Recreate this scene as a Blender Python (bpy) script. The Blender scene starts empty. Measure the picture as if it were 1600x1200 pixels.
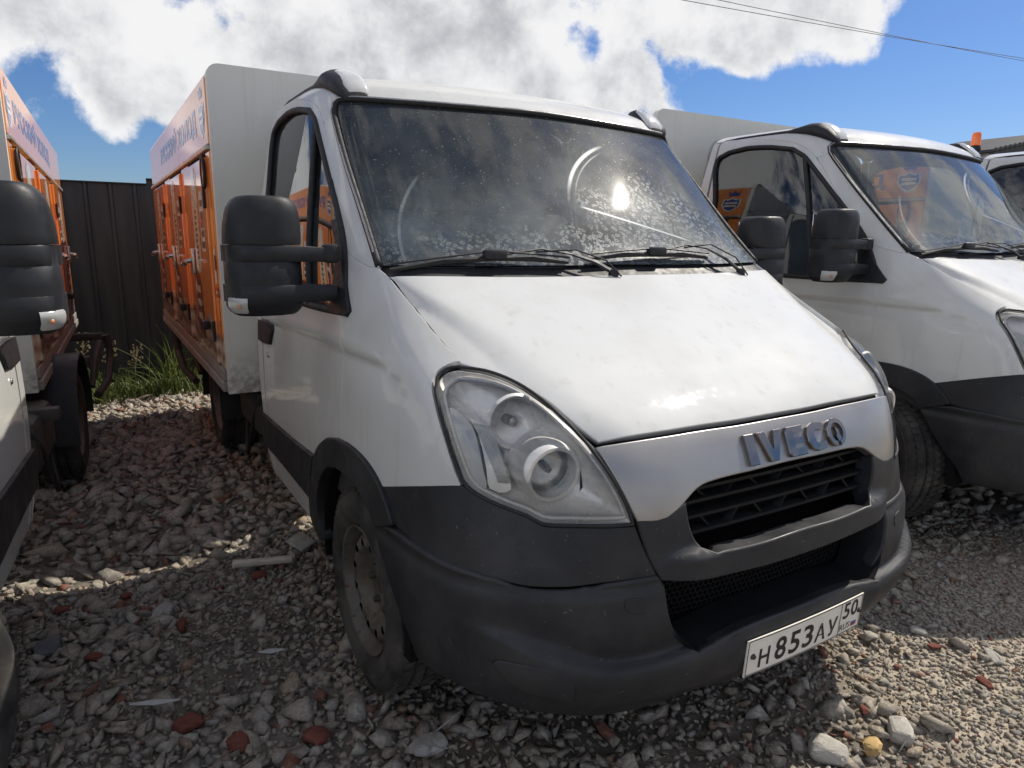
import bpy, bmesh, math, random
import numpy as np
from mathutils import Vector, Matrix
from mathutils.geometry import delaunay_2d_cdt

random.seed(7); rng = np.random.default_rng(7)
SC = bpy.context.scene
COL = SC.collection

# ------------------------------------------------------------------ camera
cam = bpy.data.cameras.new('camera'); cam_ob = bpy.data.objects.new('camera', cam); COL.objects.link(cam_ob)
cam.sensor_fit = 'HORIZONTAL'; cam.sensor_width = 36.0; cam.lens = 36.0 * 1074.785 / 1600.0
cam.clip_start = 0.05; cam.clip_end = 2000
def cam_rot(pitch, yaw, roll):
    cp, sp, cy, sy, cr, sr = math.cos(pitch), math.sin(pitch), math.cos(yaw), math.sin(yaw), math.cos(roll), math.sin(roll)
    f = Vector((sy*cp, cy*cp, -sp)); r = Vector((cy, -sy, 0)); d = f.cross(r)
    r2 = cr*r + sr*d; d2 = -sr*r + cr*d
    return Matrix((r2, -d2, -f)).transposed()
cam_ob.matrix_world = Matrix.Translation((-1.62494, -1.09923, 1.48901)) @ cam_rot(0.20753057, 0.54242682, -0.0123830218).to_4x4()
SC.camera = cam_ob

# ------------------------------------------------------------------ sun, sky, exposure
SUN_EL, SUN_AZ = math.radians(48), math.radians(5)          # azimuth measured from +X towards +Y
sd = Vector((math.cos(SUN_EL)*math.cos(SUN_AZ), math.cos(SUN_EL)*math.sin(SUN_AZ), math.sin(SUN_EL)))
sl = bpy.data.lights.new('sun', 'SUN'); sl.energy = 3.0; sl.angle = math.radians(0.53); sl.color = (1.0, 0.93, 0.82)
so = bpy.data.objects.new('sun', sl); COL.objects.link(so); so.rotation_euler = sd.to_track_quat('Z', 'Y').to_euler()
so.location = (8, 2, 12)
SC.view_settings.view_transform = 'Standard'; SC.view_settings.look = 'None'
SC.view_settings.exposure = 0.72; SC.view_settings.gamma = 1.0; SC.view_settings.use_curve_mapping = False
SC.cycles.max_bounces = 8; SC.cycles.transparent_max_bounces = 16; SC.cycles.caustics_reflective = False; SC.cycles.caustics_refractive = False
SC.cycles.use_denoising = True

def build_world():
    w = bpy.data.worlds.new('World'); SC.world = w; w.use_nodes = True
    nt = w.node_tree; N = nt.nodes; L = nt.links; N.clear()
    def n(t, **k):
        x = N.new(t)
        for a, b in k.items(): setattr(x, a, b)
        return x
    def val(sock, v): sock.default_value = v
    def math_(op, a, b=None, clamp=False):
        m = n('ShaderNodeMath', operation=op, use_clamp=clamp)
        for i, q in enumerate((a, b)):
            if q is None: continue
            if isinstance(q, (int, float)): m.inputs[i].default_value = q
            else: L.new(q, m.inputs[i])
        return m.outputs[0]
    out = n('ShaderNodeOutputWorld'); bg = n('ShaderNodeBackground'); L.new(bg.outputs[0], out.inputs[0])
    sky = n('ShaderNodeTexSky'); sky.sky_type = 'NISHITA'; sky.sun_disc = False
    sky.sun_elevation = SUN_EL; sky.sun_rotation = math.pi/2 - SUN_AZ; sky.altitude = 100; sky.air_density = 1.0; sky.dust_density = 0.6; sky.ozone_density = 2.2
    tc = n('ShaderNodeTexCoord'); nv = n('ShaderNodeVectorMath', operation='NORMALIZE'); L.new(tc.outputs['Generated'], nv.inputs[0]); D = nv.outputs[0]
    sep = n('ShaderNodeSeparateXYZ'); L.new(D, sep.inputs[0])
    zz = math_('ADD', math_('MAXIMUM', sep.outputs[2], 0.0), 0.22)
    cmb = n('ShaderNodeCombineXYZ'); L.new(math_('DIVIDE', sep.outputs[0], zz), cmb.inputs[0]); L.new(math_('DIVIDE', sep.outputs[1], zz), cmb.inputs[1])
    P = cmb.outputs[0]
    def noise(scale, detail, rough, vec=P, off=(0, 0, 0), dist=0.0):
        mp = n('ShaderNodeMapping'); mp.inputs['Location'].default_value = off; L.new(vec, mp.inputs[0])
        t = n('ShaderNodeTexNoise'); t.inputs['Scale'].default_value = scale; t.inputs['Detail'].default_value = detail
        t.inputs['Roughness'].default_value = rough; t.inputs['Distortion'].default_value = dist; L.new(mp.outputs[0], t.inputs['Vector']); return t.outputs[0]
    # cloud banks: directions (centre, outer radius, core radius in degrees, weight)
    caps = CLOUD_CAPS
    tot = None
    for (d, ro, ri, wgt) in caps:
        dv = Vector(d).normalized()
        dp = n('ShaderNodeVectorMath', operation='DOT_PRODUCT'); L.new(D, dp.inputs[0]); dp.inputs[1].default_value = dv
        mr = n('ShaderNodeMapRange', interpolation_type='SMOOTHSTEP'); L.new(dp.outputs['Value'], mr.inputs[0])
        mr.inputs[1].default_value = math.cos(math.radians(ro)); mr.inputs[2].default_value = math.cos(math.radians(ri)); mr.inputs[3].default_value = 0; mr.inputs[4].default_value = wgt
        tot = mr.outputs[0] if tot is None else math_('MAXIMUM' if wgt > 0 else 'ADD', tot, mr.outputs[0])
    # everywhere else: broken cumulus, thickened for fill, faded out inside the region the banks describe
    dp = n('ShaderNodeVectorMath', operation='DOT_PRODUCT'); L.new(D, dp.inputs[0]); dp.inputs[1].default_value = Vector((0.50, 0.84, 0.20)).normalized()
    mr = n('ShaderNodeMapRange', interpolation_type='SMOOTHSTEP'); L.new(dp.outputs['Value'], mr.inputs[0])
    mr.inputs[1].default_value = math.cos(math.radians(55)); mr.inputs[2].default_value = math.cos(math.radians(42)); mr.inputs[3].default_value = 1; mr.inputs[4].default_value = 0
    gen = math_('MULTIPLY', noise(0.9, 2, .5, off=(3.1, 1.7, 0)), 1.0)
    tot = math_('MAXIMUM', tot, math_('MULTIPLY', gen, mr.outputs[0]))
    def density(vec, total):
        fine = noise(8.5, 12, .62, vec=vec, off=(1.3, 2.2, .7), dist=.1); big = noise(3.4, 3, .5, vec=vec, off=(.6, 3.1, 1.2), dist=.0)
        return math_('ADD', total, math_('ADD', math_('MULTIPLY', math_('SUBTRACT', fine, .5), 2.0), math_('MULTIPLY', math_('SUBTRACT', big, .5), .8)))
    up = n('ShaderNodeVectorMath', operation='ADD'); L.new(D, up.inputs[0]); up.inputs[1].default_value = (.034, -.010, .050)
    body = density(D, tot); body2 = density(up.outputs[0], tot)
    al = n('ShaderNodeMapRange', interpolation_type='SMOOTHSTEP'); L.new(body, al.inputs[0]); al.inputs[1].default_value = 0.36; al.inputs[2].default_value = 0.68
    # self-shading: denser towards the sun -> greyer; the thick middle of a bank is grey underneath
    lit = n('ShaderNodeMapRange', interpolation_type='SMOOTHSTEP'); L.new(math_('ADD', math_('MULTIPLY', math_('SUBTRACT', body2, body), .80), math_('MULTIPLY', body, .60)), lit.inputs[0])
    lit.inputs[1].default_value = .30; lit.inputs[2].default_value = .92
    ccol = n('ShaderNodeMix', data_type='RGBA'); L.new(lit.outputs[0], ccol.inputs[0])
    ccol.inputs[6].default_value = CLOUD_BRIGHT; ccol.inputs[7].default_value = CLOUD_GREY
    mx = n('ShaderNodeMix', data_type='RGBA'); L.new(al.outputs[0], mx.inputs[0])
    sat = n('ShaderNodeHueSaturation'); sat.inputs['Saturation'].default_value = 1.18; sat.inputs['Value'].default_value = 0.47; L.new(sky.outputs[0], sat.inputs['Color'])
    tin = n('ShaderNodeVectorMath', operation='MULTIPLY'); L.new(sat.outputs[0], tin.inputs[0]); tin.inputs[1].default_value = (.72, .88, 1.18)
    L.new(tin.outputs[0], mx.inputs[6])

    # unseen front-lit clouds across from the sun, brightened as added fill for shaded sides
    dps = n('ShaderNodeVectorMath', operation='DOT_PRODUCT'); L.new(D, dps.inputs[0]); dps.inputs[1].default_value = sd
    fr = n('ShaderNodeMapRange', interpolation_type='SMOOTHSTEP'); L.new(dps.outputs['Value'], fr.inputs[0]); fr.inputs[1].default_value = .22; fr.inputs[2].default_value = -.5; fr.inputs[3].default_value = 1.0; fr.inputs[4].default_value = 2.1
    sca = n('ShaderNodeVectorMath', operation='SCALE'); L.new(ccol.outputs[2], sca.inputs[0]); L.new(fr.outputs[0], sca.inputs[3]); L.new(sca.outputs[0], mx.inputs[7])
    L.new(mx.outputs[2], bg.inputs[0]); bg.inputs[1].default_value = 0.11
CLOUD_BRIGHT = (5.0, 5.0, 5.05, 1); CLOUD_GREY = (2.5, 2.6, 2.8, 1)
CLOUD_CAPS = [((-0.169,0.974,0.154),13.7,3.5,0.89), ((0.235,0.930,0.282),19.4,5.0,0.86), ((0.420,0.867,0.267),14.4,3.7,0.86), ((0.085,0.946,0.314),19.4,5.0,0.82), ((0.541,0.784,0.304),11.5,3.0,0.8), ((0.333,0.856,0.396),27.3,7.1,0.94), ((0.066,0.981,0.180),7.9,2.1,0.8), ((0.018,0.981,0.191),5.8,1.5,0.66), ((-0.033,0.974,0.223),5.8,1.5,0.6), ((0.126,0.969,0.214),7.9,2.1,0.8), ((0.608,0.771,0.192),6.1,1.6,0.84), ((0.668,0.724,0.175),3.2,0.8,0.7), ((0.535,0.816,0.219),7.9,2.1,0.86), ((0.711,0.653,0.262),8.3,2.1,0.8), ((0.779,0.578,0.241),6.8,1.8,0.86), ((0.805,0.532,0.262),4.7,1.2,0.66), ((0.654,0.697,0.293),5.8,1.5,0.72), ((0.800,0.560,0.215),4.0,1.0,0.72), ((0.739,0.650,0.175),1.2,0.3,0.64), ((0.651,0.742,0.160),4.3,1.1,0.74), ((-0.062,0.990,0.123),5.8,1.5,-0.5), ((0.079,0.994,0.082),4.0,1.0,-0.45), ((-0.017,0.998,0.067),4.0,1.0,-0.5), ((0.689,0.696,0.202),2.9,0.7,-0.4), ((0.733,0.662,0.157),3.6,0.9,-0.5), ((0.712,0.677,0.184),2.6,0.7,-0.4), ((0.569,0.785,0.244),2.4,0.6,-0.3), ((0.873,0.443,0.205),8.6,2.2,-0.5), ((0.784,0.603,0.146),5.8,1.5,-0.5), ((0.153,0.982,0.106),2.3,0.6,-0.3), ((.3,.7,.65),24,9,.7)]  # first bank is out of view, added for its reflection in the box header
build_world()

# ------------------------------------------------------------------ materials
MAT = {}
class NT:
    def __init__(s, name):
        s.m = bpy.data.materials.new(name); s.m.use_nodes = True; s.t = s.m.node_tree; s.N = s.t.nodes; s.L = s.t.links; s.N.clear()
        s.out = s.N.new('ShaderNodeOutputMaterial'); MAT[name] = s.m
    def n(s, t, **k):
        x = s.N.new(t)
        for a, b in k.items(): setattr(x, a, b)
        return x
    def link(s, a, b): s.L.new(a, b)
    def coord(s, kind='Object', scale=(1, 1, 1)):
        tc = s.n('ShaderNodeTexCoord'); mp = s.n('ShaderNodeMapping'); mp.inputs['Scale'].default_value = scale; s.link(tc.outputs[kind], mp.inputs[0]); return mp.outputs[0]
    def noise(s, vec, scale, detail=4, rough=.55, dist=0):
        t = s.n('ShaderNodeTexNoise'); t.inputs['Scale'].default_value = scale; t.inputs['Detail'].default_value = detail; t.inputs['Roughness'].default_value = rough; t.inputs['Distortion'].default_value = dist
        s.link(vec, t.inputs['Vector']); return t.outputs[0]
    def mapr(s, v, a, b, c=0, d=1, smooth=True):
        m = s.n('ShaderNodeMapRange'); m.interpolation_type = 'SMOOTHSTEP' if smooth else 'LINEAR'
        s.link(v, m.inputs[0]); 
        for i, q in zip((1, 2, 3, 4), (a, b, c, d)): m.inputs[i].default_value = q
        return m.outputs[0]
    def math(s, op, a, b=0, clamp=False):
        m = s.n('ShaderNodeMath', operation=op, use_clamp=clamp)
        for i, q in enumerate((a, b)):
            if isinstance(q, (int, float)): m.inputs[i].default_value = q
            else: s.link(q, m.inputs[i])
        return m.outputs[0]
    def mix(s, f, a, b):
        m = s.n('ShaderNodeMix', data_type='RGBA')
        for i, q in ((0, f), (6, a), (7, b)):
            if isinstance(q, (int, float)): m.inputs[i].default_value = q
            elif isinstance(q, tuple): m.inputs[i].default_value = (*q, 1) if len(q) == 3 else q
            else: s.link(q, m.inputs[i])
        return m.outputs[2]
    def pbsdf(s, col, rough=.5, metal=0, coat=0, spec=.5, bump=None, bstr=.1, bdist=.01, coat_rough=.03):
        b = s.n('ShaderNodeBsdfPrincipled')
        for k, v in (('Base Color', col), ('Roughness', rough), ('Metallic', metal), ('Coat Weight', coat), ('Specular IOR Level', spec), ('Coat Roughness', coat_rough)):
            if isinstance(v, tuple): b.inputs[k].default_value = (*v, 1) if len(v) == 3 else v
            elif isinstance(v, (int, float)): b.inputs[k].default_value = v
            else: s.link(v, b.inputs[k])
        if bump is not None:
            bp = s.n('ShaderNodeBump'); bp.inputs['Strength'].default_value = bstr; bp.inputs['Distance'].default_value = bdist
            s.link(bump, bp.inputs['Height']); s.link(bp.outputs[0], b.inputs['Normal'])
        s.link(b.outputs[0], s.out.inputs[0]); return b

def simple(name, col, rough=.5, metal=0, coat=0, spec=.5, var=.12, scale=9, bump=0):
    t = NT(name); v = t.coord(); a = t.noise(v, scale, 6)
    c = t.mix(t.mapr(a, .3, .7), tuple(x*(1-var) for x in col), tuple(min(1, x*(1+var)) for x in col))
    r = t.mapr(t.noise(v, scale*2.3, 5), .3, .7, max(.02, rough-.07), min(1, rough+.1))
    t.pbsdf(c, r, metal, coat, spec, t.noise(v, scale*14, 6) if bump else None, bump, .004)
    return t.m

def mk_materials():
    # white body paint: dusty film, specks of dirt, rain streaks
    t = NT('paint_white'); v = t.coord()
    dust = t.mapr(t.noise(v, 2.2, 8, .62), .42, .72)
    st = t.mapr(t.noise(t.coord('Object', (14, 14, 1.2)), 1.5, 5, .6), .52, .75)
    f = t.math('MAXIMUM', t.math('MULTIPLY', dust, .34), t.math('MULTIPLY', st, .32))
    sp = t.mapr(t.noise(v, 60, 3, .5), .735, .76)
    f = t.math('MAXIMUM', f, t.math('MULTIPLY', sp, .75))
    c = t.mix(f, (.565, .57, .555), (.38, .355, .315))
    r = t.mapr(t.noise(v, 5, 6), .3, .7, .55, .68)
    t.pbsdf(c, r, 0, .65, .12, t.noise(v, 3.5, 3), .06, .02, t.mapr(t.noise(v, 30, 6, .7), .35, .75, .02, .10))
    t = NT('plastic_black'); v = t.coord(); a = t.noise(v, 4, 8, .65)
    c = t.mix(t.mapr(a, .35, .75), (.016, .017, .020), (.030, .031, .034))
    zz = t.n('ShaderNodeSeparateXYZ'); t.link(v, zz.inputs[0])
    film = t.math('MULTIPLY', t.mapr(t.noise(v, 2.6, 9, .68), .40, .72), t.mapr(zz.outputs[2], 1.1, .30, .10, .34)); c = t.mix(film, c, (.095, .09, .085))
    scf = t.math('MULTIPLY', t.mapr(t.noise(t.coord('Object', (3, 3, 26)), 3.2, 6, .7), .66, .74), t.mapr(t.noise(v, 1.7, 3), .5, .62)); c = t.mix(t.math('MULTIPLY', scf, .5), c, (.17, .165, .16))
    dustp = t.mapr(t.noise(v, 75, 3), .69, .73); c = t.mix(t.math('MULTIPLY', dustp, .35), c, (.22, .20, .18))
    t.pbsdf(c, t.mapr(t.noise(v, 6, 7, .65), .3, .7, .36, .66), 0, 0, .36, t.noise(v, 420, 3), .12, .002)
    simple('plastic_mirror', (.017, .018, .021), .46, spec=.3, bump=.06, scale=16)
    simple('plastic_trim', (.020, .020, .023), .5, spec=.3, bump=.08, scale=14)
    simple('lens_pale', (.40, .40, .39), .15, coat=.6)
    simple('grille_black', (.011, .011, .012), .5, spec=.2)
    simple('rubber', (.022, .022, .023), .62, spec=.35, bump=.1, scale=20)
    simple('void_black', (.008, .008, .009), .8, spec=.1)
    t = NT('tyre_rubber'); v = t.coord(); c = t.mix(t.mapr(t.noise(v, 6, 8, .65), .35, .7), (.022, .022, .022), (.085, .078, .07))
    t.pbsdf(c, .8, 0, 0, .3, t.noise(v, 120, 5), .25, .004)
    t = NT('wheel_steel'); v = t.coord(); a = t.noise(v, 9, 8, .65)
    c = t.mix(t.mapr(a, .38, .62), (.15, .14, .125), (.10, .085, .068)); c = t.mix(t.mapr(t.noise(v, 30, 5), .6, .7), c, (.10, .055, .03))
    t.pbsdf(c, .6, .35, 0, .4, t.noise(v, 80, 5), .15, .003)
    t = NT('silver_paint'); v = t.coord(); c = t.mix(t.mapr(t.noise(v, 3, 7), .35, .7), (.345, .335, .325), (.28, .265, .255))
    t.pbsdf(c, .34, .70, .2, .5, t.noise(v, 700, 2), .03, .001)
    simple('chrome', (.24, .215, .20), .20, 1.0, var=.06)
    simple('reflector_chrome', (.82, .785, .73), .30, .22, coat=.5, var=.08); simple('lamp_silver', (.76, .735, .69), .28, .12, coat=.6, var=.05)
    simple('lamp_bezel', (.34, .33, .32), .26, .75)
    simple('lamp_dark', (.05, .05, .055), .3, .3)
    simple('steel_dark', (.055, .05, .045), .65, .2, bump=.2)
    simple('frame_brown', (.26, .245, .225), .7, .1, bump=.15)
    simple('interior_dark', (.045, .045, .048), .75)
    simple('dash_grey', (.20, .195, .185), .7, bump=.1)
    simple('seat_fabric', (.17, .175, .19), .9, bump=.3)
    simple('headliner', (.30, .30, .28), .9)
    simple('plate_white', (.80, .76, .66), .4, var=.05)
    simple('plate_ink', (.012, .012, .014), .5)
    simple('flag_blue', (.02, .05, .30), .4); simple('flag_red', (.35, .02, .02), .4)
    simple('amber', (.50, .20, .08), .3); simple('white_lens', (.58, .58, .57), .15, coat=.5)
    simple('galvanised', (.42, .41, .38), .45, .8)
    simple('zinc_latch', (.52, .50, .46), .3, .9)
    simple('mirror_silver', (.8, .8, .82), .02, 1.0, var=.02)
    simple('ink_blue', (.035, .07, .32), .25, coat=.6); simple('ink_brown', (.13, .035, .02), .3, coat=.5)
    simple('cream_print', (.72, .62, .46), .25, coat=.6); simple('white_print', (.70, .68, .65), .25, coat=.6); simple('splinter_white', (.36, .355, .34), .6); simple('ink_red', (.42, .035, .03), .3, coat=.5)
    simple('ink_dark', (.05, .04, .05), .3, coat=.5)
    # body of the cold box: off-white laminate, rain-streaked
    t = NT('box_white'); v = t.coord(); f = t.mapr(t.noise(v, 1.3, 8, .65), .40, .75)
    st = t.mapr(t.noise(t.coord('Object', (16, 16, .7)), 1.0, 6, .65), .52, .8)
    zz = t.n('ShaderNodeSeparateXYZ'); t.link(v, zz.inputs[0]); low = t.math('MULTIPLY', t.mapr(zz.outputs[2], .95, .67), t.mapr(t.noise(v, 14, 7, .7), .38, .66))
    c = t.mix(t.math('MAXIMUM', t.math('MULTIPLY', f, .35), t.math('MULTIPLY', st, .38)), (.68, .67, .61), (.42, .40, .34))
    c = t.mix(t.math('MULTIPLY', low, .75), c, (.12, .09, .065))
    t.pbsdf(c, .42, 0, .15, .5, t.noise(v, 6, 5), .05, .01)
    # printed orange vinyl, chocolate and cream swirl along the bottom
    t = NT('vinyl_orange'); v = t.coord(); zz = t.n('ShaderNodeSeparateXYZ'); t.link(v, zz.inputs[0])
    org = t.mix(t.mapr(t.noise(v, 1.6, 5), .3, .7), (.80, .21, .026), (.84, .28, .035))
    wv = t.n('ShaderNodeTexWave'); wv.wave_type = 'BANDS'; wv.bands_direction = 'Z'; wv.inputs['Scale'].default_value = 3.2; wv.inputs['Distortion'].default_value = 7; wv.inputs['Detail'].default_value = 3; wv.inputs['Detail Scale'].default_value = .8
    t.link(v, wv.inputs['Vector'])
    sw = t.mix(wv.outputs['Fac'], (.30, .15, .085), (.60, .45, .32))
    edge = t.math('ADD', zz.outputs[2], t.math('MULTIPLY', t.math('SUBTRACT', t.noise(v, 2.6, 3), .5), .5))
    c = t.mix(t.mapr(edge, 1.00, 1.03), sw, org)
    gr = t.mapr(t.noise(v, 11, 8, .7), .5, .8); c = t.mix(t.math('MULTIPLY', gr, .25), c, (.22, .15, .11))
    t.pbsdf(c, .35, 0, 1.0, .5, t.noise(v, 3.5, 4), .02, .02, .03)
    t = NT('vinyl_header'); v = t.coord(); c = t.mix(t.mapr(t.noise(v, 1.1, 4), .3, .7), (.80, .24, .035), (.82, .29, .05))
    t.pbsdf(c, .35, 0, .9, .5, None, 0, .02, .05)
    # glass: clear sheet, real Fresnel mirror, a film of dust
    def glass(name, tint, dustamt, kind):
        t = NT(name); v = t.coord()
        tr = t.n('ShaderNodeBsdfTransparent'); tr.inputs[0].default_value = (*tint, 1)
        gl = t.n('ShaderNodeBsdfGlossy'); gl.inputs['Roughness'].default_value = .006; gl.inputs[0].default_value = (1, 1, 1, 1)
        fr = t.n('ShaderNodeFresnel'); fr.inputs[0].default_value = 1.42 if kind == 'screen' else (1.38 if name == 'lens_clear' else 1.62)
        if kind == 'screen':
            z0 = t.n('ShaderNodeSeparateXYZ'); t.link(v, z0.inputs[0]); t.link(t.mix(t.mapr(z0.outputs[2], 1.89, 1.925), (*tint,), (.10, .14, .19)), tr.inputs[0])
        if kind == 'screen':   # a greasy film spreads part of the mirror image
            hz = t.n('ShaderNodeBsdfGlossy'); hz.inputs['Roughness'].default_value = .05; mh = t.n('ShaderNodeMixShader'); mh.inputs[0].default_value = .14; t.link(gl.outputs[0], mh.inputs[1]); t.link(hz.outputs[0], mh.inputs[2]); gl = mh
        m1 = t.n('ShaderNodeMixShader'); t.link(fr.outputs[0], m1.inputs[0]); t.link(tr.outputs[0], m1.inputs[1]); t.link(gl.outputs[0], m1.inputs[2])
        df = t.n('ShaderNodeBsdfPrincipled'); df.inputs['Base Color'].default_value = (.40, .46, .48, 1); df.inputs['Roughness'].default_value = .38; df.inputs['Specular IOR Level'].default_value = .25
        if kind == 'screen':
            zz = t.n('ShaderNodeSeparateXYZ'); t.link(v, zz.inputs[0])
            # dried drops: rings round voronoi cells, thicker low down and to the driver's side; film everywhere
            big = t.noise(v, 2.6, 5, .6)
            zone = t.math('ADD', t.mapr(zz.outputs[2], 1.90, 1.42, 0, 1, False), t.math('MULTIPLY', t.math('SUBTRACT', big, .5), 1.7))
            zone = t.math('ADD', zone, t.mapr(zz.outputs[0], -.75, .0, -.45, 0, False))
            dn = t.n('ShaderNodeVectorMath', operation='ADD'); t.link(v, dn.inputs[0])
            nv = t.n('ShaderNodeTexNoise'); nv.inputs['Scale'].default_value = 26; nv.inputs['Detail'].default_value = 3; t.link(v, nv.inputs['Vector'])
            sc = t.n('ShaderNodeVectorMath', operation='SCALE'); sc.inputs[3].default_value = .035; t.link(nv.outputs['Color'], sc.inputs[0]); t.link(sc.outputs[0], dn.inputs[1])
            vo = t.n('ShaderNodeTexVoronoi'); vo.inputs['Scale'].default_value = 52; vo.inputs['Randomness'].default_value = 1; t.link(dn.outputs[0], vo.inputs['Vector'])
            d = vo.outputs['Distance']; ring = t.math('SUBTRACT', t.mapr(d, .52, .40), t.math('MULTIPLY', t.mapr(d, .28, .16), .55))
            drops = t.math('MULTIPLY', t.math('MULTIPLY', ring, t.mapr(zone, .28, .66)), .30)
            pepper = t.math('MULTIPLY', t.mapr(t.noise(v, 140, 2), .66, .74), .5)
            film = t.math('MULTIPLY', t.mapr(t.noise(v, 3.2, 7, .62), .25, .8, .35, 1.2), t.mapr(zz.outputs[2], 1.95, 1.45, .08, .20))
            # sun glint on wiper scratches, painted as pale arcs round the two pivots
            glint = None
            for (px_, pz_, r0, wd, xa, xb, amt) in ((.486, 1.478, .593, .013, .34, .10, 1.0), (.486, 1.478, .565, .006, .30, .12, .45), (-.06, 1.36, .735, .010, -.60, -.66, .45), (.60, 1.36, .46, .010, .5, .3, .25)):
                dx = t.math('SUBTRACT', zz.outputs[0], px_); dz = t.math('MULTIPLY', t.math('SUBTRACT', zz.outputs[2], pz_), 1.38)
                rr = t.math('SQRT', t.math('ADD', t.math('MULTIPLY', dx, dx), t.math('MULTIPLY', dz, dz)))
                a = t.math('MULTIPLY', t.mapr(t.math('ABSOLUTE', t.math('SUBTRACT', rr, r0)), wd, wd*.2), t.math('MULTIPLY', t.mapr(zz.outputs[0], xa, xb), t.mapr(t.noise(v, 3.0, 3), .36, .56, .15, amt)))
                glint = a if glint is None else t.math('MAXIMUM', glint, a)
            ln = t.math('ABSOLUTE', t.math('SUBTRACT', zz.outputs[2], t.math('MULTIPLY', t.math('ADD', zz.outputs[0], -6.5), -.247)))   # sun glint along a long scratch, painted pale
            a = t.math('MULTIPLY', t.mapr(ln, .007, .001), t.math('MULTIPLY', t.mapr(zz.outputs[0], -.05, .0), t.mapr(zz.outputs[0], .52, .40))); glint = t.math('MAXIMUM', glint, t.math('MULTIPLY', a, .8))
            fac = t.math('MAXIMUM', t.math('MAXIMUM', drops, pepper), t.math('MAXIMUM', film, t.math('MULTIPLY', glint, .75)))
        else:
            fac = t.math('MULTIPLY', t.mapr(t.noise(v, 4, 7, .6), .3, .8), dustamt)
        m2 = t.n('ShaderNodeMixShader'); t.link(fac, m2.inputs[0]); t.link(m1.outputs[0], m2.inputs[1]); t.link(df.outputs[0], m2.inputs[2])
        t.link(m2.outputs[0], t.out.inputs[0])
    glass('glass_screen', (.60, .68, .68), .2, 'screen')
    glass('glass_side', (.50, .55, .54), .05, 'side')
    glass('lens_clear', (.93, .93, .92), .08, 'side')
    # ground
    t = NT('ground'); v = t.coord(); 
    c = t.mix(t.mapr(t.noise(v, 2.2, 9, .7), .3, .7), (.36, .305, .235), (.54, .465, .36)); c = t.mix(t.mapr(t.noise(v, 55, 4), .45, .7), c, (.58, .505, .40))
    d = t.mix(t.mapr(t.noise(v, 9, 9, .7), .35, .7), (.11, .095, .078), (.26, .23, .185))          # soil, shade between stones painted dark; sandy fines only in front at the right
    zz = t.n('ShaderNodeSeparateXYZ'); t.link(v, zz.inputs[0])
    sand = t.math('MULTIPLY', t.mapr(t.math('SUBTRACT', zz.outputs[0], t.math('MULTIPLY', zz.outputs[1], .35)), .15, .75), t.mapr(zz.outputs[1], .8, .2)); c = t.mix(sand, d, c)
    t.pbsdf(c, .95, 0, 0, .2, t.noise(v, 60, 8, .7), .8, .02)
    t = NT('stone'); v = t.coord('Object')
    g = t.n('ShaderNodeNewGeometry'); rp = t.n('ShaderNodeValToRGB'); t.link(g.outputs['Random Per Island'], rp.inputs[0])
    cr = rp.color_ramp; cr.interpolation = 'LINEAR'
    stops = [(0, (0.390, 0.330, 0.272)), (.2, (0.561, 0.480, 0.385)), (.4, (0.469, 0.405, 0.336)), (.58, (0.601, 0.564, 0.465)), (.72, (0.547, 0.450, 0.336)), (.84, (0.601, 0.564, 0.500)), (.90, (0.297, 0.271, 0.243)), (.935, (0.601, 0.465, 0.301)), (.965, (0.276, 0.075, 0.037)), (.988, (0.329, 0.100, 0.048)), (1, (0.601, 0.564, 0.500))]
    while len(cr.elements) < len(stops): cr.elements.new(.5)
    for e, (p, c_) in zip(cr.elements, stops): e.position = p; e.color = (*c_, 1)
    n1 = t.noise(v, 38, 8, .7); pit = t.mapr(t.noise(v, 75, 6, .7), .42, .62); c = t.mix(t.mapr(n1, .3, .75), rp.outputs[0], t.mix(.45, rp.outputs[0], (.56, .51, .44)))
    c = t.mix(t.mapr(t.noise(v, 150, 4, .6), .62, .74), c, t.mix(.5, c, (.12, .10, .08)))
    c = t.mix(t.math('SUBTRACT', 1, pit), c, t.mix(.40, c, (.13, .11, .085)))
    t.pbsdf(c, .9, 0, 0, .25, t.noise(v, 70, 9, .75), 1.0, .014)
    for nm, col in (('brick_red', (.19, .066, .046)), ('stone_grey', (.42, .40, .37)), ('stone_slate', (.15, .15, .16)), ('stone_yellow', (.55, .38, .17)), ('stone_pale', (.47, .44, .385))):
        t = NT(nm); v = t.coord(); c = t.mix(t.mapr(t.noise(v, 22, 8, .7), .3, .75), tuple(x*.75 for x in col), tuple(min(1, x*1.2) for x in col)); t.pbsdf(c, .9, 0, 0, .25, t.noise(v, 90, 8, .72), .7, .008)
    simple('wood_pale', (.52, .47, .38), .8, bump=.3, scale=18)
    t = NT('fence_black'); v = t.coord(); c = t.mix(t.mapr(t.noise(t.coord('Object', (6, 6, .5)), 2, 7), .3, .75), (.018, .018, .021), (.045, .042, .042)); t.pbsdf(c, .45, 0, 0, .5)
    t = NT('grass'); g = t.n('ShaderNodeNewGeometry'); c = t.mix(g.outputs['Random Per Island'], (.05, .095, .02), (.19, .21, .06)); 
    b = t.pbsdf(c, .55, 0, 0, .3); tl = t.n('ShaderNodeBsdfTranslucent'); t.link(c, tl.inputs[0]); mx = t.n('ShaderNodeMixShader'); mx.inputs[0].default_value = .35; t.link(b.outputs[0], mx.inputs[1]); t.link(tl.outputs[0], mx.inputs[2]); t.link(mx.outputs[0], t.out.inputs[0])
    simple('dry_stalk', (.20, .16, .09), .8)
    simple('cable', (.02, .02, .02), .7); simple('roof_dark', (.03, .03, .034), .6, bump=.3); simple('wall_grey', (.35, .34, .32), .8)
    simple('orange_beacon', (.85, .16, .01), .18, coat=.6)
mk_materials()

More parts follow.
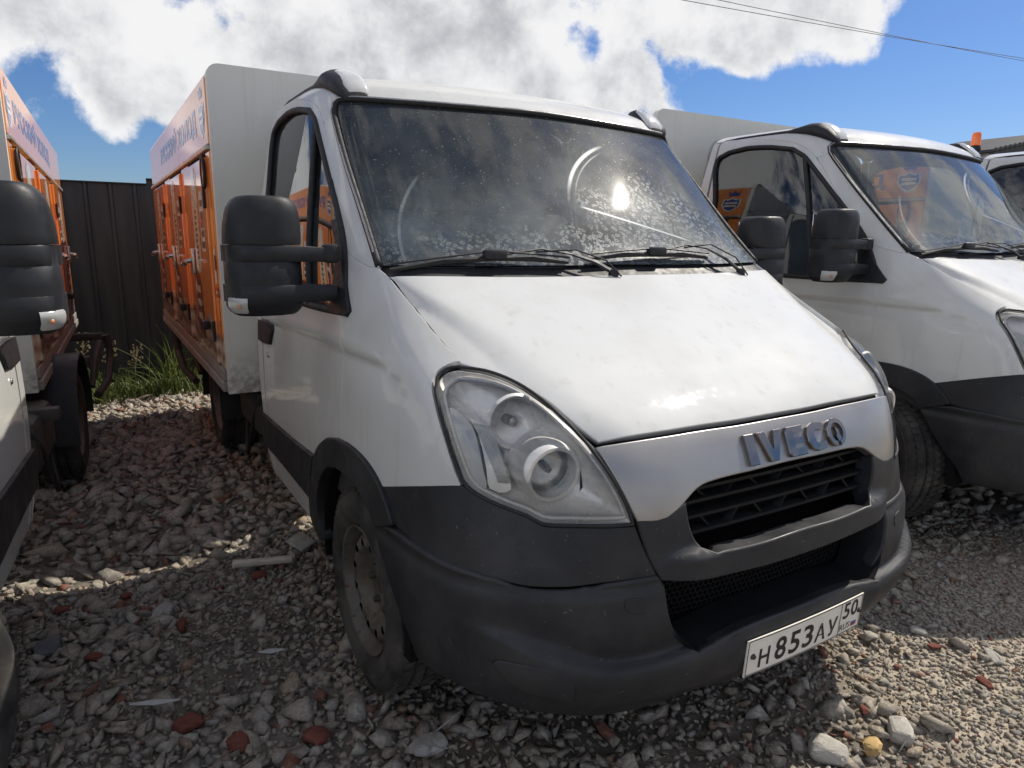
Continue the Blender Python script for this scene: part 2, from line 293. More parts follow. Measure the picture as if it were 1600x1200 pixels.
# ------------------------------------------------------------------ geometry helpers
def empty(name, loc=(0, 0, 0), rz=0):
    o = bpy.data.objects.new(name, None); COL.objects.link(o); o.location = loc; o.rotation_euler = (0, 0, rz); o.empty_display_size = .2; return o
def tag(o, label=None, cat=None, group=None, kind=None):
    for k, v in (('label', label), ('category', cat), ('group', group), ('kind', kind)):
        if v: o[k] = v
    return o
def new_obj(name, v, f, mat, parent=None, smooth=None, normals=None, flip=False):
    me = bpy.data.meshes.new(name); me.from_pydata([tuple(map(float, p)) for p in v], [], [tuple(map(int, q)) for q in f])
    me.materials.append(MAT[mat]); 
    if smooth is not None:
        me.polygons.foreach_set('use_smooth', [True]*len(me.polygons))
        if normals is not None: me.normals_split_custom_set_from_vertices([tuple(map(float, q)) for q in normals])
        elif smooth < 179: me.set_sharp_from_angle(angle=math.radians(smooth))
    me.update()
    o = bpy.data.objects.new(name, me); COL.objects.link(o)
    if parent is not None: o.parent = parent
    return o
def mirror_obj(o, parent):
    """the same part for the other side of the vehicle"""
    src = o.data; me = src.copy(); n = len(me.vertices)
    co = np.empty(n*3, np.float32); me.vertices.foreach_get('co', co); co = co.reshape(-1, 3); co[:, 0] *= -1
    cn = None
    if src.has_custom_normals:
        cnv = np.zeros((n, 3)); 
        for lp, nn in zip(src.loops, src.corner_normals): cnv[lp.vertex_index] = nn.vector
        cnv[:, 0] *= -1; cn = cnv
    me.vertices.foreach_set('co', co.ravel()); me.flip_normals()
    if cn is not None: me.normals_split_custom_set_from_vertices([tuple(q) for q in cn])
    me.update()
    c = bpy.data.objects.new(o.name.split('.')[0], me); COL.objects.link(c); c.parent = parent
    for k in ('label',):
        if k in o: c[k] = o[k]
    return c

class MB:
    def __init__(s): s.v = []; s.f = []
    def add(s, v, f, M=None):
        b = len(s.v); s.v += [tuple((M @ Vector(p)) if M else p) for p in v]; s.f += [tuple(i+b for i in q) for q in f]; return s
    def box(s, c, d, bev=0, M=None):
        x, y, z = (q/2 for q in d); bev = min(bev, .45*min(d))
        if bev <= 0:
            v = [(sx*x, sy*y, sz*z) for sx in (-1, 1) for sy in (-1, 1) for sz in (-1, 1)]
            f = [(0, 1, 3, 2), (4, 6, 7, 5), (0, 4, 5, 1), (2, 3, 7, 6), (0, 2, 6, 4), (1, 5, 7, 3)]
        else:
            bm = bmesh.new(); bmesh.ops.create_cube(bm, size=1)
            for q in bm.verts: q.co = Vector((q.co.x*d[0], q.co.y*d[1], q.co.z*d[2]))
            bmesh.ops.bevel(bm, geom=bm.edges[:], offset=bev, segments=2, affect='EDGES', profile=.5)
            bm.verts.index_update(); v = [tuple(q.co) for q in bm.verts]; f = [tuple(q.index for q in g.verts) for g in bm.faces]; bm.free()
        T = Matrix.Translation(c)
        return s.add(v, f, (M @ T) if M else T)
    def tube(s, pts, r, n=8, closed=False, caps=True, sy=1.0):
        pts = [Vector(p) for p in pts]; m = len(pts); b = len(s.v); rs = r if isinstance(r, (list, tuple)) else [r]*m
        up = None
        for i, p in enumerate(pts):
            a = pts[(i-1) % m] if (closed or i > 0) else p; c = pts[(i+1) % m] if (closed or i < m-1) else p
            t = (c-a).normalized() if (c-a).length > 1e-9 else Vector((0, 0, 1))
            if up is None: up = t.orthogonal().normalized()
            up = (up - t*up.dot(t)); up = up.normalized() if up.length > 1e-6 else t.orthogonal().normalized()
            w = t.cross(up)
            for k in range(n):
                q = 2*math.pi*k/n; s.v.append(tuple(p + rs[i]*(math.cos(q)*up + sy*math.sin(q)*w)))
        for i in range(m if closed else m-1):
            for k in range(n):
                i2 = (i+1) % m; s.f.append((b+i*n+k, b+i*n+(k+1) % n, b+i2*n+(k+1) % n, b+i2*n+k))
        if caps and not closed:
            s.f.append(tuple(b+k for k in range(n))[::-1]); s.f.append(tuple(b+(m-1)*n+k for k in range(n)))
        return s
    def loft(s, rings, caps=True, closed=True):
        b = len(s.v); n = len(rings[0])
        for r in rings: s.v += [tuple(p) for p in r]
        for i in range(len(rings)-1):
            for k in range(n if closed else n-1):
                s.f.append((b+i*n+k, b+i*n+(k+1) % n, b+(i+1)*n+(k+1) % n, b+(i+1)*n+k))
        if caps: s.f.append(tuple(b+k for k in range(n))[::-1]); s.f.append(tuple(b+(len(rings)-1)*n+k for k in range(n)))
        return s
    def lathe(s, prof, n=32, M=None, closed=False):
        """profile of (radius, axial) turned round the X axis"""
        b = len(s.v); m = len(prof); M = M or Matrix()
        for (r, a) in prof:
            for k in range(n):
                q = 2*math.pi*k/n; s.v.append(tuple(M @ Vector((a, r*math.cos(q), r*math.sin(q)))))
        for i in range(m if closed else m-1):
            for k in range(n): s.f.append((b+i*n+k, b+((i+1) % m)*n+k, b+((i+1) % m)*n+(k+1) % n, b+i*n+(k+1) % n))
        return s
    def build(s, name, mat, parent=None, smooth=35):
        o = new_obj(name, s.v, s.f, mat, parent, smooth)
        bm = bmesh.new(); bm.from_mesh(o.data); bmesh.ops.recalc_face_normals(bm, faces=bm.faces); bm.to_mesh(o.data); bm.free()
        if smooth is not None and smooth < 179: o.data.set_sharp_from_angle(angle=math.radians(smooth))
        return o
def sellipse(hx, hy, n=28, p=4.0):
    out = []
    for k in range(n):
        q = 2*math.pi*(k+.5)/n; c, s_ = math.cos(q), math.sin(q)
        out.append((hx*math.copysign(abs(c)**(2/p), c), hy*math.copysign(abs(s_)**(2/p), s_)))
    return out

# ------------------------------------------------------------------ pressed-metal surface of the cab (right half; x < 0)
ROWS=[
(.275,"0,.055 .25,.063 .45,.085 .63,.135 .74,.19 .825,.27 .895,.405 .935,.545 .96,.80 .96,1.1 .95,1.6 .92,2.45"),
(.40,"0,.005 .25,.01 .45,.03 .65,.08 .77,.145 .85,.225 .915,.36 .95,.53 .97,.80 .972,1.1 .96,1.6 .945,2.45"),
(.50,"0,.02 .25,.025 .45,.042 .65,.09 .77,.155 .855,.24 .92,.375 .955,.545 .975,.80 .98,1.1 .968,1.6 .952,2.45"),
(.65,"0,.045 .25,.05 .45,.063 .61,.10 .745,.165 .852,.245 .93,.37 .962,.54 .98,.80 .984,1.1 .975,1.6 .96,2.45"),
(.815,"0,.065 .25,.068 .45,.078 .57,.105 .69,.17 .802,.25 .91,.365 .957,.55 .976,.80 .984,1.1 .98,1.6 .965,2.45"),
(.995,"0,.135 .25,.14 .45,.15 .60,.182 .712,.24 .814,.308 .912,.425 .953,.60 .97,.84 .979,1.1 .978,1.6 .965,2.45"),
(1.11,"0,.30 .25,.303 .45,.312 .62,.335 .732,.368 .818,.415 .903,.51 .943,.675 .961,.88 .972,1.12 .974,1.6 .963,2.45"),
(1.25,"0,.565 .25,.568 .45,.576 .64,.60 .745,.625 .813,.668 .877,.755 .918,.87 .942,1.03 .957,1.22 .965,1.65 .957,2.45"),
(1.39,"0,.845 .25,.848 .45,.856 .66,.868 .755,.88 .82,.91 .865,.96 .891,1.04 .914,1.16 .933,1.33 .948,1.7 .947,2.45"),
(1.55,"0,1.0 .25,1.007 .45,1.025 .66,1.06 .75,1.083 .81,1.105 .847,1.135 .868,1.19 .888,1.28 .908,1.42 .926,1.75 .925,2.44"),
(1.70,"0,1.145 .25,1.152 .45,1.17 .65,1.205 .74,1.228 .795,1.248 .83,1.275 .85,1.325 .868,1.41 .886,1.53 .903,1.82 .903,2.43"),
(1.977,"0,1.41 .25,1.417 .45,1.435 .63,1.468 .71,1.49 .76,1.507 .797,1.53 .815,1.575 .828,1.65 .84,1.75 .85,1.97 .85,2.40"),
(2.05,"0,1.49 .25,1.497 .45,1.515 .62,1.548 .69,1.57 .735,1.588 .77,1.615 .79,1.66 .805,1.73 .818,1.82 .828,2.0 .828,2.39"),
(2.10,"0,1.60 .23,1.607 .42,1.63 .57,1.665 .63,1.69 .67,1.71 .70,1.74 .72,1.785 .735,1.84 .745,1.91 .75,2.05 .75,2.385"),
(2.135,"0,1.80 .15,1.805 .28,1.82 .37,1.845 .41,1.86 .43,1.875 .45,1.895 .46,1.92 .47,1.96 .475,2.01 .48,2.1 .48,2.385"),
(2.145,"0,1.95 0,1.952 0,1.955 0,1.96 0,1.965 0,1.97 0,1.98 0,2.0 0,2.03 0,2.07 0,2.14 0,2.385"),
]
def data():
    D=[]
    for z,s in ROWS:
        D.append([(-float(a.split(',')[0]),float(a.split(',')[1]),z) for a in s.split()])
    return np.array(D)
def ghost(P):
    # P rows x cols x3 -> padded
    a=np.concatenate([P[:,1:2]*np.array([-1,1,1]),P,2*P[:,-1:]-P[:,-2:-1]],1)
    return np.concatenate([2*a[:1]-a[1:2],a,2*a[-1:]-a[-2:-1]],0)
def basis(t):
    return np.stack([(1-t)**3,3*t**3-6*t**2+4,-3*t**3+3*t**2+3*t+1,t**3],-1)/6
def dbasis(t):
    return np.stack([-3*(1-t)**2,9*t**2-12*t,-9*t**2+6*t+3,3*t**2],-1)/6
def ev(G,u,v,d=False):
    u=np.asarray(u,float); v=np.asarray(v,float)
    nu=G.shape[1]-3; nv=G.shape[0]-3
    i=np.clip(np.floor(u).astype(int),0,nu-1); j=np.clip(np.floor(v).astype(int),0,nv-1)
    bu=basis(u-i); bv=basis(v-j)
    idx=np.arange(4)
    K=G[(j[...,None]+idx)[...,:,None],(i[...,None]+idx)[...,None,:]]
    p=np.einsum('...a,...b,...abc->...c',bv,bu,K)
    if not d: return p
    du=np.einsum('...a,...b,...abc->...c',bv,dbasis(u-i),K); dv=np.einsum('...a,...b,...abc->...c',dbasis(v-j),bu,K)
    return p,du,dv
def control():
    D=data(); P=D.copy()
    vv,uu=np.meshgrid(np.arange(D.shape[0]),np.arange(D.shape[1]),indexing='ij')
    for _ in range(3):
        P=P+.8*(D-ev(ghost(P),uu,vv))
        P[:,0,0]=0
    return P

GHOST = ghost(control())
UV = {'hoodside':[(5.711,7.876),(5.622,7.774),(5.548,7.672),(5.482,7.563),(5.435,7.476),(5.392,7.384),(5.351,7.292),(5.315,7.201),(5.281,7.114),(5.251,7.035),(5.223,6.958),(5.195,6.883),(5.166,6.812),(5.135,6.744),(5.095,6.669),(5.053,6.597),(5.009,6.527),(4.967,6.457)],
'hoodlamp':[(4.967,6.457),(4.758,6.422),(4.631,6.405),(4.479,6.387),(4.321,6.365),(4.177,6.336),(4.066,6.304),(3.963,6.266),(3.869,6.224),(3.782,6.179),(3.703,6.131),(3.625,6.08),(3.553,6.025),(3.488,5.966),(3.43,5.902),(3.379,5.833),(3.343,5.764),(3.312,5.689),(3.284,5.61),(3.257,5.531),(3.228,5.456),(3.196,5.388),(3.154,5.313),(3.11,5.243),(3.067,5.181),(3.03,5.131),(2.964,5.058)],
'hoodfront':[(2.964,5.058),(2.849,5.069),(2.737,5.078),(2.626,5.087),(2.514,5.095),(2.401,5.101),(2.291,5.106),(2.179,5.11),(2.066,5.113),(1.953,5.115),(1.842,5.117),(1.734,5.119),(1.631,5.12),(1.53,5.121),(1.431,5.123),(1.333,5.124),(1.236,5.124),(1.141,5.124),(1.046,5.123),(0.953,5.121),(0.861,5.119),(0.77,5.117),(0.679,5.115),(0.59,5.114),(0.489,5.114),(0.388,5.115),(0.287,5.117),(0.185,5.118),(0.082,5.119),(0,5.119)],
'hoodrear':[(5.711,7.876),(5.291,7.899),(5.07,7.905),(4.816,7.909),(4.541,7.911),(4.254,7.911),(3.965,7.911),(3.733,7.91),(3.517,7.908),(3.326,7.905),(3.159,7.902),(3.014,7.899),(2.884,7.895),(2.766,7.892),(2.656,7.889),(2.557,7.886),(2.458,7.883),(2.36,7.88),(2.261,7.877),(2.161,7.875),(2.06,7.872),(1.956,7.87),(1.85,7.868),(1.742,7.866),(1.617,7.865),(1.49,7.864),(1.365,7.863),(1.241,7.863),(1.121,7.863),(1.005,7.863),(0.892,7.863),(0.775,7.864),(0.662,7.865),(0.551,7.866),(0.442,7.867),(0.333,7.868),(0.223,7.869),(0,7.869)],
'lamp_top':[(5.105,6.357),(4.952,6.346),(4.789,6.336),(4.582,6.322),(4.381,6.298),(4.235,6.269),(4.099,6.234),(3.976,6.192),(3.868,6.144),(3.789,6.1),(3.719,6.05),(3.658,5.996),(3.603,5.937),(3.554,5.872),(3.514,5.806),(3.478,5.735),(3.446,5.659),(3.415,5.581),(3.386,5.503),(3.358,5.427),(3.329,5.348),(3.301,5.27),(3.274,5.195),(3.248,5.124),(3.223,5.056),(3.194,4.971),(3.168,4.891),(3.141,4.813),(3.11,4.731),(3.076,4.649),(3.043,4.565),(3.016,4.491),(2.986,4.415),(2.955,4.337),(2.925,4.259),(2.9,4.187),(2.875,4.113),(2.847,4.038),(2.812,3.961)],
'lamp_bot':[(2.812,3.961),(2.956,3.96),(3.093,3.956),(3.236,3.954),(3.338,3.954),(3.447,3.954),(3.559,3.955),(3.671,3.956),(3.782,3.958),(3.89,3.959),(4.013,3.959),(4.139,3.957),(4.264,3.957),(4.38,3.962),(4.482,3.973),(4.619,4.016),(4.744,4.066),(4.833,4.09),(4.927,4.112),(5.022,4.133),(5.114,4.156),(5.205,4.18),(5.296,4.205),(5.383,4.23),(5.463,4.256),(5.582,4.3),(5.68,4.349),(5.78,4.454)],
'lamp_left':[(5.78,4.454),(5.819,4.575),(5.838,4.647),(5.858,4.735),(5.878,4.83),(5.894,4.926),(5.906,5.016),(5.917,5.111),(5.926,5.209),(5.934,5.307),(5.941,5.464),(5.938,5.622),(5.931,5.741),(5.917,5.86),(5.884,5.965),(5.737,6.159),(5.602,6.242),(5.444,6.306),(5.278,6.338),(5.105,6.357)],
'fender_front':[(4.967,6.457),(5.153,6.425),(5.329,6.388),(5.501,6.339),(5.661,6.274),(5.808,6.179),(5.925,6.06),(5.976,5.963),(6.006,5.851),(6.02,5.727),(6.027,5.595),(6.026,5.476),(6.018,5.353),(6.004,5.231),(5.987,5.115),(5.971,5.01),(5.957,4.917),(5.943,4.829),(5.93,4.747),(5.915,4.67),(5.9,4.601),(5.884,4.541),(5.855,4.46),(5.826,4.39)],
'fender_bot':[(5.829,4.372),(5.943,4.355),(6.063,4.333),(6.189,4.308),(6.322,4.279),(6.462,4.244),(6.611,4.204),(6.748,4.164),(6.891,4.118),(7.036,4.068),(7.184,4.013),(7.334,3.954),(7.487,3.889),(7.643,3.819)],
'flare_out':[(7.34,3.328),(7.381,3.406),(7.422,3.484),(7.467,3.56),(7.525,3.647),(7.589,3.732),(7.66,3.811),(7.742,3.883),(7.834,3.948),(7.933,4.003),(8.073,4.059),(8.233,4.097),(8.43,4.12),(8.635,4.124),(8.934,4.08),(9.225,3.934),(9.441,3.666),(9.534,3.481),(9.612,3.27),(9.676,3.048),(9.732,2.805),(9.779,2.562),(9.812,2.339),(9.837,2.107),(9.858,1.843),(9.88,1.523),(9.898,1.189),(9.9,0.928),(9.87,0.725),(9.819,0.598),(9.698,0.475)],
'flare_in':[(7.817,3.021),(7.853,3.125),(7.901,3.224),(7.991,3.325),(8.103,3.412),(8.214,3.476),(8.336,3.525),(8.453,3.556),(8.576,3.573),(8.818,3.564),(9.019,3.518),(9.242,3.36),(9.393,3.118),(9.473,2.926),(9.539,2.718),(9.598,2.469),(9.641,2.202),(9.668,1.898),(9.68,1.559),(9.678,1.257),(9.661,1.006),(9.629,0.824),(9.591,0.669)],
'door_front':[(8.894,4.099),(8.886,4.213),(8.877,4.325),(8.869,4.437),(8.861,4.551),(8.854,4.667),(8.847,4.793),(8.842,4.926),(8.838,5.072),(8.834,5.233),(8.83,5.409),(8.821,5.595),(8.805,5.784),(8.782,5.964),(8.75,6.128),(8.713,6.275),(8.671,6.423),(8.628,6.559),(8.581,6.694),(8.525,6.839),(8.472,6.968),(8.415,7.107),(8.358,7.253),(8.303,7.401),(8.25,7.548),(8.201,7.688),(8.148,7.837),(8.094,7.979),(8.037,8.117),(7.978,8.251),(7.916,8.385)],
'pillar_base':[(7.916,8.385),(7.626,8.261),(7.201,8.144),(6.684,8.055),(6.115,8.04)],
'pillar_hood':[(6.115,8.04),(5.711,7.876)],
'door_top':[(7.916,8.385),(7.926,8.51),(7.932,8.639),(7.936,8.772),(7.94,8.911),(7.944,9.059),(7.948,9.217),(7.959,9.375),(7.975,9.525),(7.995,9.662),(8.016,9.786),(8.035,9.9),(8.047,10.006),(8.047,10.101),(8.036,10.196),(8.02,10.289),(8.004,10.38),(7.995,10.469),(7.998,10.553),(8.023,10.633),(8.081,10.753),(8.174,10.872),(8.356,10.994),(9.028,11.294),(9.484,11.494),(9.926,11.806),(10.366,12.246),(10.76,12.467),(11,12.467)],
'pillar_joint':[(6.745,10.863),(7.486,10.775),(8.01,10.737)],
'door_trim_top':[(9.651,3.217),(9.791,3.176),(9.924,3.131),(10.057,3.085),(10.192,3.037),(10.292,3.004),(10.397,2.971),(10.506,2.936),(10.619,2.901),(10.737,2.864),(10.859,2.824),(10.986,2.782)],
'door_trim_bot':[(9.861,1.813),(9.96,1.795),(10.059,1.778),(10.157,1.761),(10.253,1.745),(10.347,1.729),(10.438,1.712),(10.525,1.693),(10.607,1.673),(10.742,1.63),(10.867,1.581),(10.999,1.528)],
'sill_bot':[(9.735,0.451),(9.83,0.504),(9.938,0.54),(10.016,0.532),(10.106,0.506),(10.203,0.468),(10.298,0.426),(10.385,0.391),(10.488,0.356),(10.587,0.322),(10.688,0.283),(10.839,0.21),(11,0.115)],
'window':[(10.77,9.898),(10.776,10.031),(10.787,10.155),(10.8,10.273),(10.815,10.385),(10.83,10.493),(10.842,10.593),(10.851,10.685),(10.853,10.764),(10.844,10.879),(10.809,10.974),(10.649,11.128),(10.326,11.232),(10.069,11.211),(9.763,11.154),(9.091,11.004),(8.764,10.816),(8.679,10.736),(8.622,10.65),(8.576,10.562),(8.525,10.473),(8.475,10.396),(8.425,10.313),(8.376,10.226),(8.329,10.136),(8.284,10.044),(8.242,9.949),(8.198,9.843),(8.154,9.729),(8.112,9.605),(8.073,9.468),(8.039,9.318),(8.001,9.148),(7.959,8.98),(7.917,8.823),(7.884,8.678),(7.866,8.541),(7.864,8.396),(7.876,8.257),(7.899,8.117),(7.928,7.971),(7.96,7.834),(8.002,7.685),(8.05,7.536),(8.102,7.396),(8.154,7.276),(8.231,7.14),(8.308,7.02)],
'window_bot':[(8.308,7.02),(8.628,7.012),(8.915,7.001),(9.163,6.99),(9.37,6.984),(9.557,6.979),(9.736,6.977),(9.884,6.976),(10.032,6.978),(10.174,6.98),(10.31,6.982),(10.46,6.985),(10.609,6.988),(10.764,6.992)],
'ws_side':[(6.001,8.078),(5.992,8.184),(5.989,8.289),(5.99,8.394),(5.997,8.501),(6.009,8.611),(6.026,8.726),(6.05,8.848),(6.08,8.981),(6.114,9.116),(6.157,9.262),(6.206,9.411),(6.26,9.554),(6.317,9.686),(6.374,9.804),(6.429,9.909),(6.482,10.003),(6.53,10.085),(6.572,10.159),(6.617,10.246),(6.654,10.326),(6.686,10.403),(6.716,10.479),(6.747,10.556),(6.785,10.638)],
'ws_top':[(6.785,10.638),(6.807,10.734),(6.787,10.832),(6.532,10.976),(5.962,11.055),(5.375,11.077),(5.07,11.081),(4.694,11.083),(4.28,11.084),(3.856,11.084),(3.486,11.083),(3.203,11.082),(2.986,11.082),(2.813,11.082),(2.67,11.083),(2.542,11.085),(2.422,11.086),(2.306,11.088),(2.193,11.089),(2.08,11.09),(1.965,11.092),(1.847,11.093),(1.724,11.096),(1.593,11.099),(1.459,11.103),(1.326,11.108),(1.194,11.112),(1.064,11.117),(0.937,11.122),(0.813,11.127),(0.692,11.132),(0.573,11.136),(0.455,11.14),(0.337,11.143),(0.218,11.147),(0.099,11.15),(0,11.15)],
'ws_bottom':[(6.001,8.078),(5.584,8.1),(5.35,8.106),(5.074,8.11),(4.778,8.112),(4.473,8.113),(4.168,8.114),(3.871,8.114),(3.626,8.113),(3.411,8.111),(3.227,8.109),(3.07,8.107),(2.932,8.104),(2.808,8.102),(2.691,8.099),(2.58,8.097),(2.487,8.096),(2.394,8.095),(2.3,8.094),(2.204,8.093),(2.106,8.092),(2.006,8.091),(1.903,8.091),(1.798,8.09),(1.692,8.09),(1.587,8.09),(1.455,8.09),(1.326,8.09),(1.2,8.091),(1.078,8.092),(0.961,8.093),(0.847,8.094),(0.737,8.095),(0.622,8.096),(0.51,8.097),(0.399,8.098),(0.289,8.1),(0.179,8.101),(0.068,8.102),(0,8.102)],
'lampbot_out':[(5.829,4.372),(5.715,4.337),(5.64,4.306),(5.556,4.267),(5.466,4.23),(5.384,4.204),(5.297,4.179),(5.206,4.155),(5.115,4.131),(5.023,4.109),(4.928,4.087),(4.833,4.065),(4.744,4.04),(4.617,3.987),(4.479,3.939),(4.377,3.927),(4.261,3.922),(4.137,3.923),(4.01,3.925),(3.887,3.925),(3.781,3.923),(3.671,3.922),(3.559,3.922),(3.448,3.921),(3.34,3.92),(3.235,3.919),(3.119,3.919),(3.006,3.919),(2.892,3.918),(2.773,3.916)],
'gap_left':[(2.773,3.916),(2.717,3.819),(2.653,3.717),(2.597,3.636),(2.536,3.549),(2.471,3.459),(2.395,3.354),(2.318,3.243),(2.246,3.131)],
'crease':[(2.246,3.131),(2.364,3.135),(2.482,3.136),(2.599,3.137),(2.712,3.136),(2.84,3.134),(2.963,3.13),(3.096,3.125),(3.184,3.12),(3.276,3.112),(3.373,3.104),(3.473,3.095),(3.574,3.086),(3.675,3.079),(3.776,3.075),(3.878,3.072),(3.984,3.07),(4.092,3.069),(4.201,3.07),(4.309,3.072),(4.414,3.075),(4.515,3.08),(4.645,3.092),(4.767,3.107),(4.885,3.124),(5.003,3.14),(5.118,3.152),(5.231,3.162),(5.344,3.173),(5.46,3.183),(5.586,3.191),(5.716,3.197),(5.853,3.204),(5.999,3.213),(6.124,3.223),(6.26,3.234),(6.403,3.244),(6.547,3.251),(6.687,3.256),(6.818,3.261),(6.962,3.268),(7.091,3.28),(7.215,3.294),(7.34,3.304)],
'crease_low':[(7.817,3.008),(7.653,3.081),(7.495,3.149),(7.342,3.197),(7.214,3.213),(7.089,3.213),(6.96,3.207),(6.816,3.204),(6.684,3.204),(6.542,3.2),(6.397,3.193),(6.253,3.183),(6.116,3.171),(5.99,3.161),(5.843,3.152),(5.706,3.146),(5.575,3.141),(5.448,3.133),(5.331,3.123),(5.217,3.113),(5.104,3.103),(4.989,3.091),(4.871,3.076),(4.752,3.059),(4.629,3.043),(4.499,3.032),(4.398,3.026),(4.292,3.022),(4.184,3.019),(4.074,3.018),(3.965,3.018),(3.859,3.019),(3.757,3.021),(3.656,3.025),(3.554,3.032),(3.453,3.04),(3.353,3.049),(3.257,3.057),(3.164,3.064),(3.078,3.07),(2.946,3.075),(2.825,3.08),(2.7,3.084),(2.589,3.087),(2.474,3.089),(2.358,3.09),(2.242,3.089)],
'mesh_left':[(2.242,3.089),(2.17,3.034),(2.142,2.94),(2.129,2.81),(2.114,2.677),(2.097,2.579),(2.078,2.476),(2.057,2.372),(2.031,2.269),(1.991,2.143),(1.944,2.014),(1.888,1.889),(1.822,1.779),(1.746,1.674),(1.667,1.561)],
'lip':[(1.667,1.561),(1.544,1.581),(1.41,1.604),(1.326,1.626),(1.236,1.653),(1.141,1.681),(1.045,1.707),(0.951,1.726),(0.852,1.74),(0.751,1.749),(0.65,1.756),(0.551,1.76),(0.455,1.762),(0.353,1.761),(0.253,1.757),(0.153,1.752),(0,1.752)],
'bump_bot':[(6.885,0.448),(6.712,0.433),(6.612,0.446),(6.483,0.465),(6.332,0.484),(6.173,0.499),(6.017,0.509),(5.871,0.514),(5.739,0.516),(5.624,0.517),(5.494,0.521),(5.372,0.529),(5.254,0.536),(5.138,0.538),(5.02,0.531),(4.883,0.505),(4.747,0.466),(4.605,0.424),(4.447,0.385),(4.32,0.36),(4.182,0.334),(4.037,0.305),(3.891,0.276),(3.749,0.246),(3.618,0.215),(3.501,0.186),(3.334,0.148),(3.191,0.12),(3.058,0.095),(2.947,0.07),(2.843,0.051),(2.733,0.041),(2.652,0.04),(2.565,0.042),(2.474,0.046),(2.381,0.051),(2.289,0.059),(2.2,0.069),(2.116,0.081),(2.035,0.1),(1.957,0.124),(1.881,0.152),(1.805,0.18),(1.727,0.206),(1.645,0.226)],
'bump_bot2':[(1.645,0.226),(1.527,0.226),(1.406,0.223),(1.284,0.21),(1.166,0.183),(0.996,0.109),(0.833,0.019)],
'bump_arch':[(6.885,0.448),(6.936,0.594),(6.984,0.741),(7.031,0.887),(7.078,1.031),(7.123,1.159),(7.17,1.28),(7.217,1.405),(7.264,1.545),(7.298,1.656),(7.333,1.773),(7.37,1.889),(7.407,2.004),(7.444,2.114),(7.483,2.219),(7.521,2.32),(7.561,2.422),(7.602,2.523),(7.642,2.623),(7.684,2.721),(7.727,2.818),(7.771,2.914),(7.817,3.008)],
'silver_top':[(3.082,4.975),(2.953,4.986),(2.826,4.995),(2.701,5.003),(2.576,5.011),(2.451,5.017),(2.338,5.021),(2.223,5.025),(2.109,5.028),(1.996,5.03),(1.885,5.032),(1.777,5.033),(1.674,5.034),(1.573,5.035),(1.473,5.036),(1.375,5.037),(1.279,5.037),(1.183,5.036),(1.088,5.035),(0.995,5.033),(0.903,5.03),(0.812,5.028),(0.721,5.025),(0.632,5.024),(0.532,5.024),(0.431,5.024),(0.331,5.025),(0.23,5.026),(0.128,5.027),(0,5.027)],
'silver_left':[(3.082,4.975),(3.066,4.903),(3.048,4.832),(3.028,4.758),(3.012,4.695),(2.994,4.63),(2.973,4.562),(2.95,4.492),(2.924,4.422),(2.898,4.357),(2.87,4.288),(2.838,4.218),(2.801,4.147),(2.759,4.074),(2.712,3.999)],
'silver_bot':[(2.712,3.999),(2.566,3.991),(2.421,3.98),(2.292,3.975),(2.075,3.994),(1.891,4.065),(1.763,4.132),(1.677,4.191),(1.586,4.249),(1.5,4.295),(1.409,4.33),(1.304,4.35),(1.193,4.361),(1.063,4.369),(0.926,4.373),(0.816,4.375),(0.701,4.376),(0.586,4.377),(0.498,4.38),(0.409,4.382),(0.319,4.385),(0.232,4.388),(0.128,4.391),(0,4.391)],
'surr_left':[(2.687,3.963),(2.645,3.866),(2.596,3.764),(2.538,3.66),(2.475,3.555),(2.409,3.448),(2.341,3.341),(2.28,3.248),(2.219,3.156),(2.161,3.064)],
'surr_bot':[(2.161,3.064),(1.971,3.036),(1.887,3.028),(1.789,3.021),(1.685,3.014),(1.579,3.007),(1.478,3),(1.381,2.993),(1.284,2.986),(1.188,2.98),(1.094,2.974),(1.002,2.968),(0.897,2.96),(0.796,2.953),(0.694,2.946),(0.586,2.94),(0.492,2.937),(0.393,2.934),(0.29,2.932),(0.185,2.93),(0.08,2.929),(0,2.929)],
'grille_top':[(1.719,4.117),(1.646,4.166),(1.57,4.213),(1.485,4.257),(1.394,4.294),(1.3,4.315),(1.199,4.328),(1.07,4.336),(0.933,4.339),(0.822,4.341),(0.708,4.342),(0.592,4.343),(0.504,4.345),(0.415,4.347),(0.326,4.35),(0.238,4.352),(0.134,4.356),(0,4.356)],
'grille_left':[(1.719,4.117),(1.717,4.011),(1.707,3.902),(1.685,3.792),(1.649,3.681),(1.599,3.565),(1.53,3.462),(1.358,3.365)],
'grille_bot':[(1.358,3.365),(1.239,3.353),(1.122,3.34),(1.002,3.329),(0.9,3.322),(0.796,3.316),(0.691,3.312),(0.588,3.31),(0.489,3.312),(0.391,3.316),(0.292,3.321),(0.191,3.326),(0.087,3.33),(0,3.33)],
'sail':[(7.912,8.398),(7.928,8.259),(7.944,8.119),(7.957,7.978),(7.964,7.836),(7.965,7.693),(7.964,7.547),(7.964,7.409),(7.963,7.291),(7.952,7.079),(8.152,6.957),(8.48,6.963),(8.836,6.973)],
'sail2':[(8.836,6.973),(8.773,7.113),(8.71,7.255),(8.647,7.396),(8.587,7.535),(8.529,7.67),(8.462,7.819),(8.393,7.962),(8.331,8.097),(8.286,8.223),(8.262,8.36),(8.257,8.491),(8.268,8.619),(8.364,8.824),(8.368,8.979),(8.041,8.976),(7.948,8.88),(7.925,8.725),(7.926,8.553),(7.912,8.398)],
'handle':[(10.92,5.825),(10.722,5.965),(10.579,5.936),(10.576,5.685),(10.637,5.109),(10.779,5.026),(10.926,5.03)],
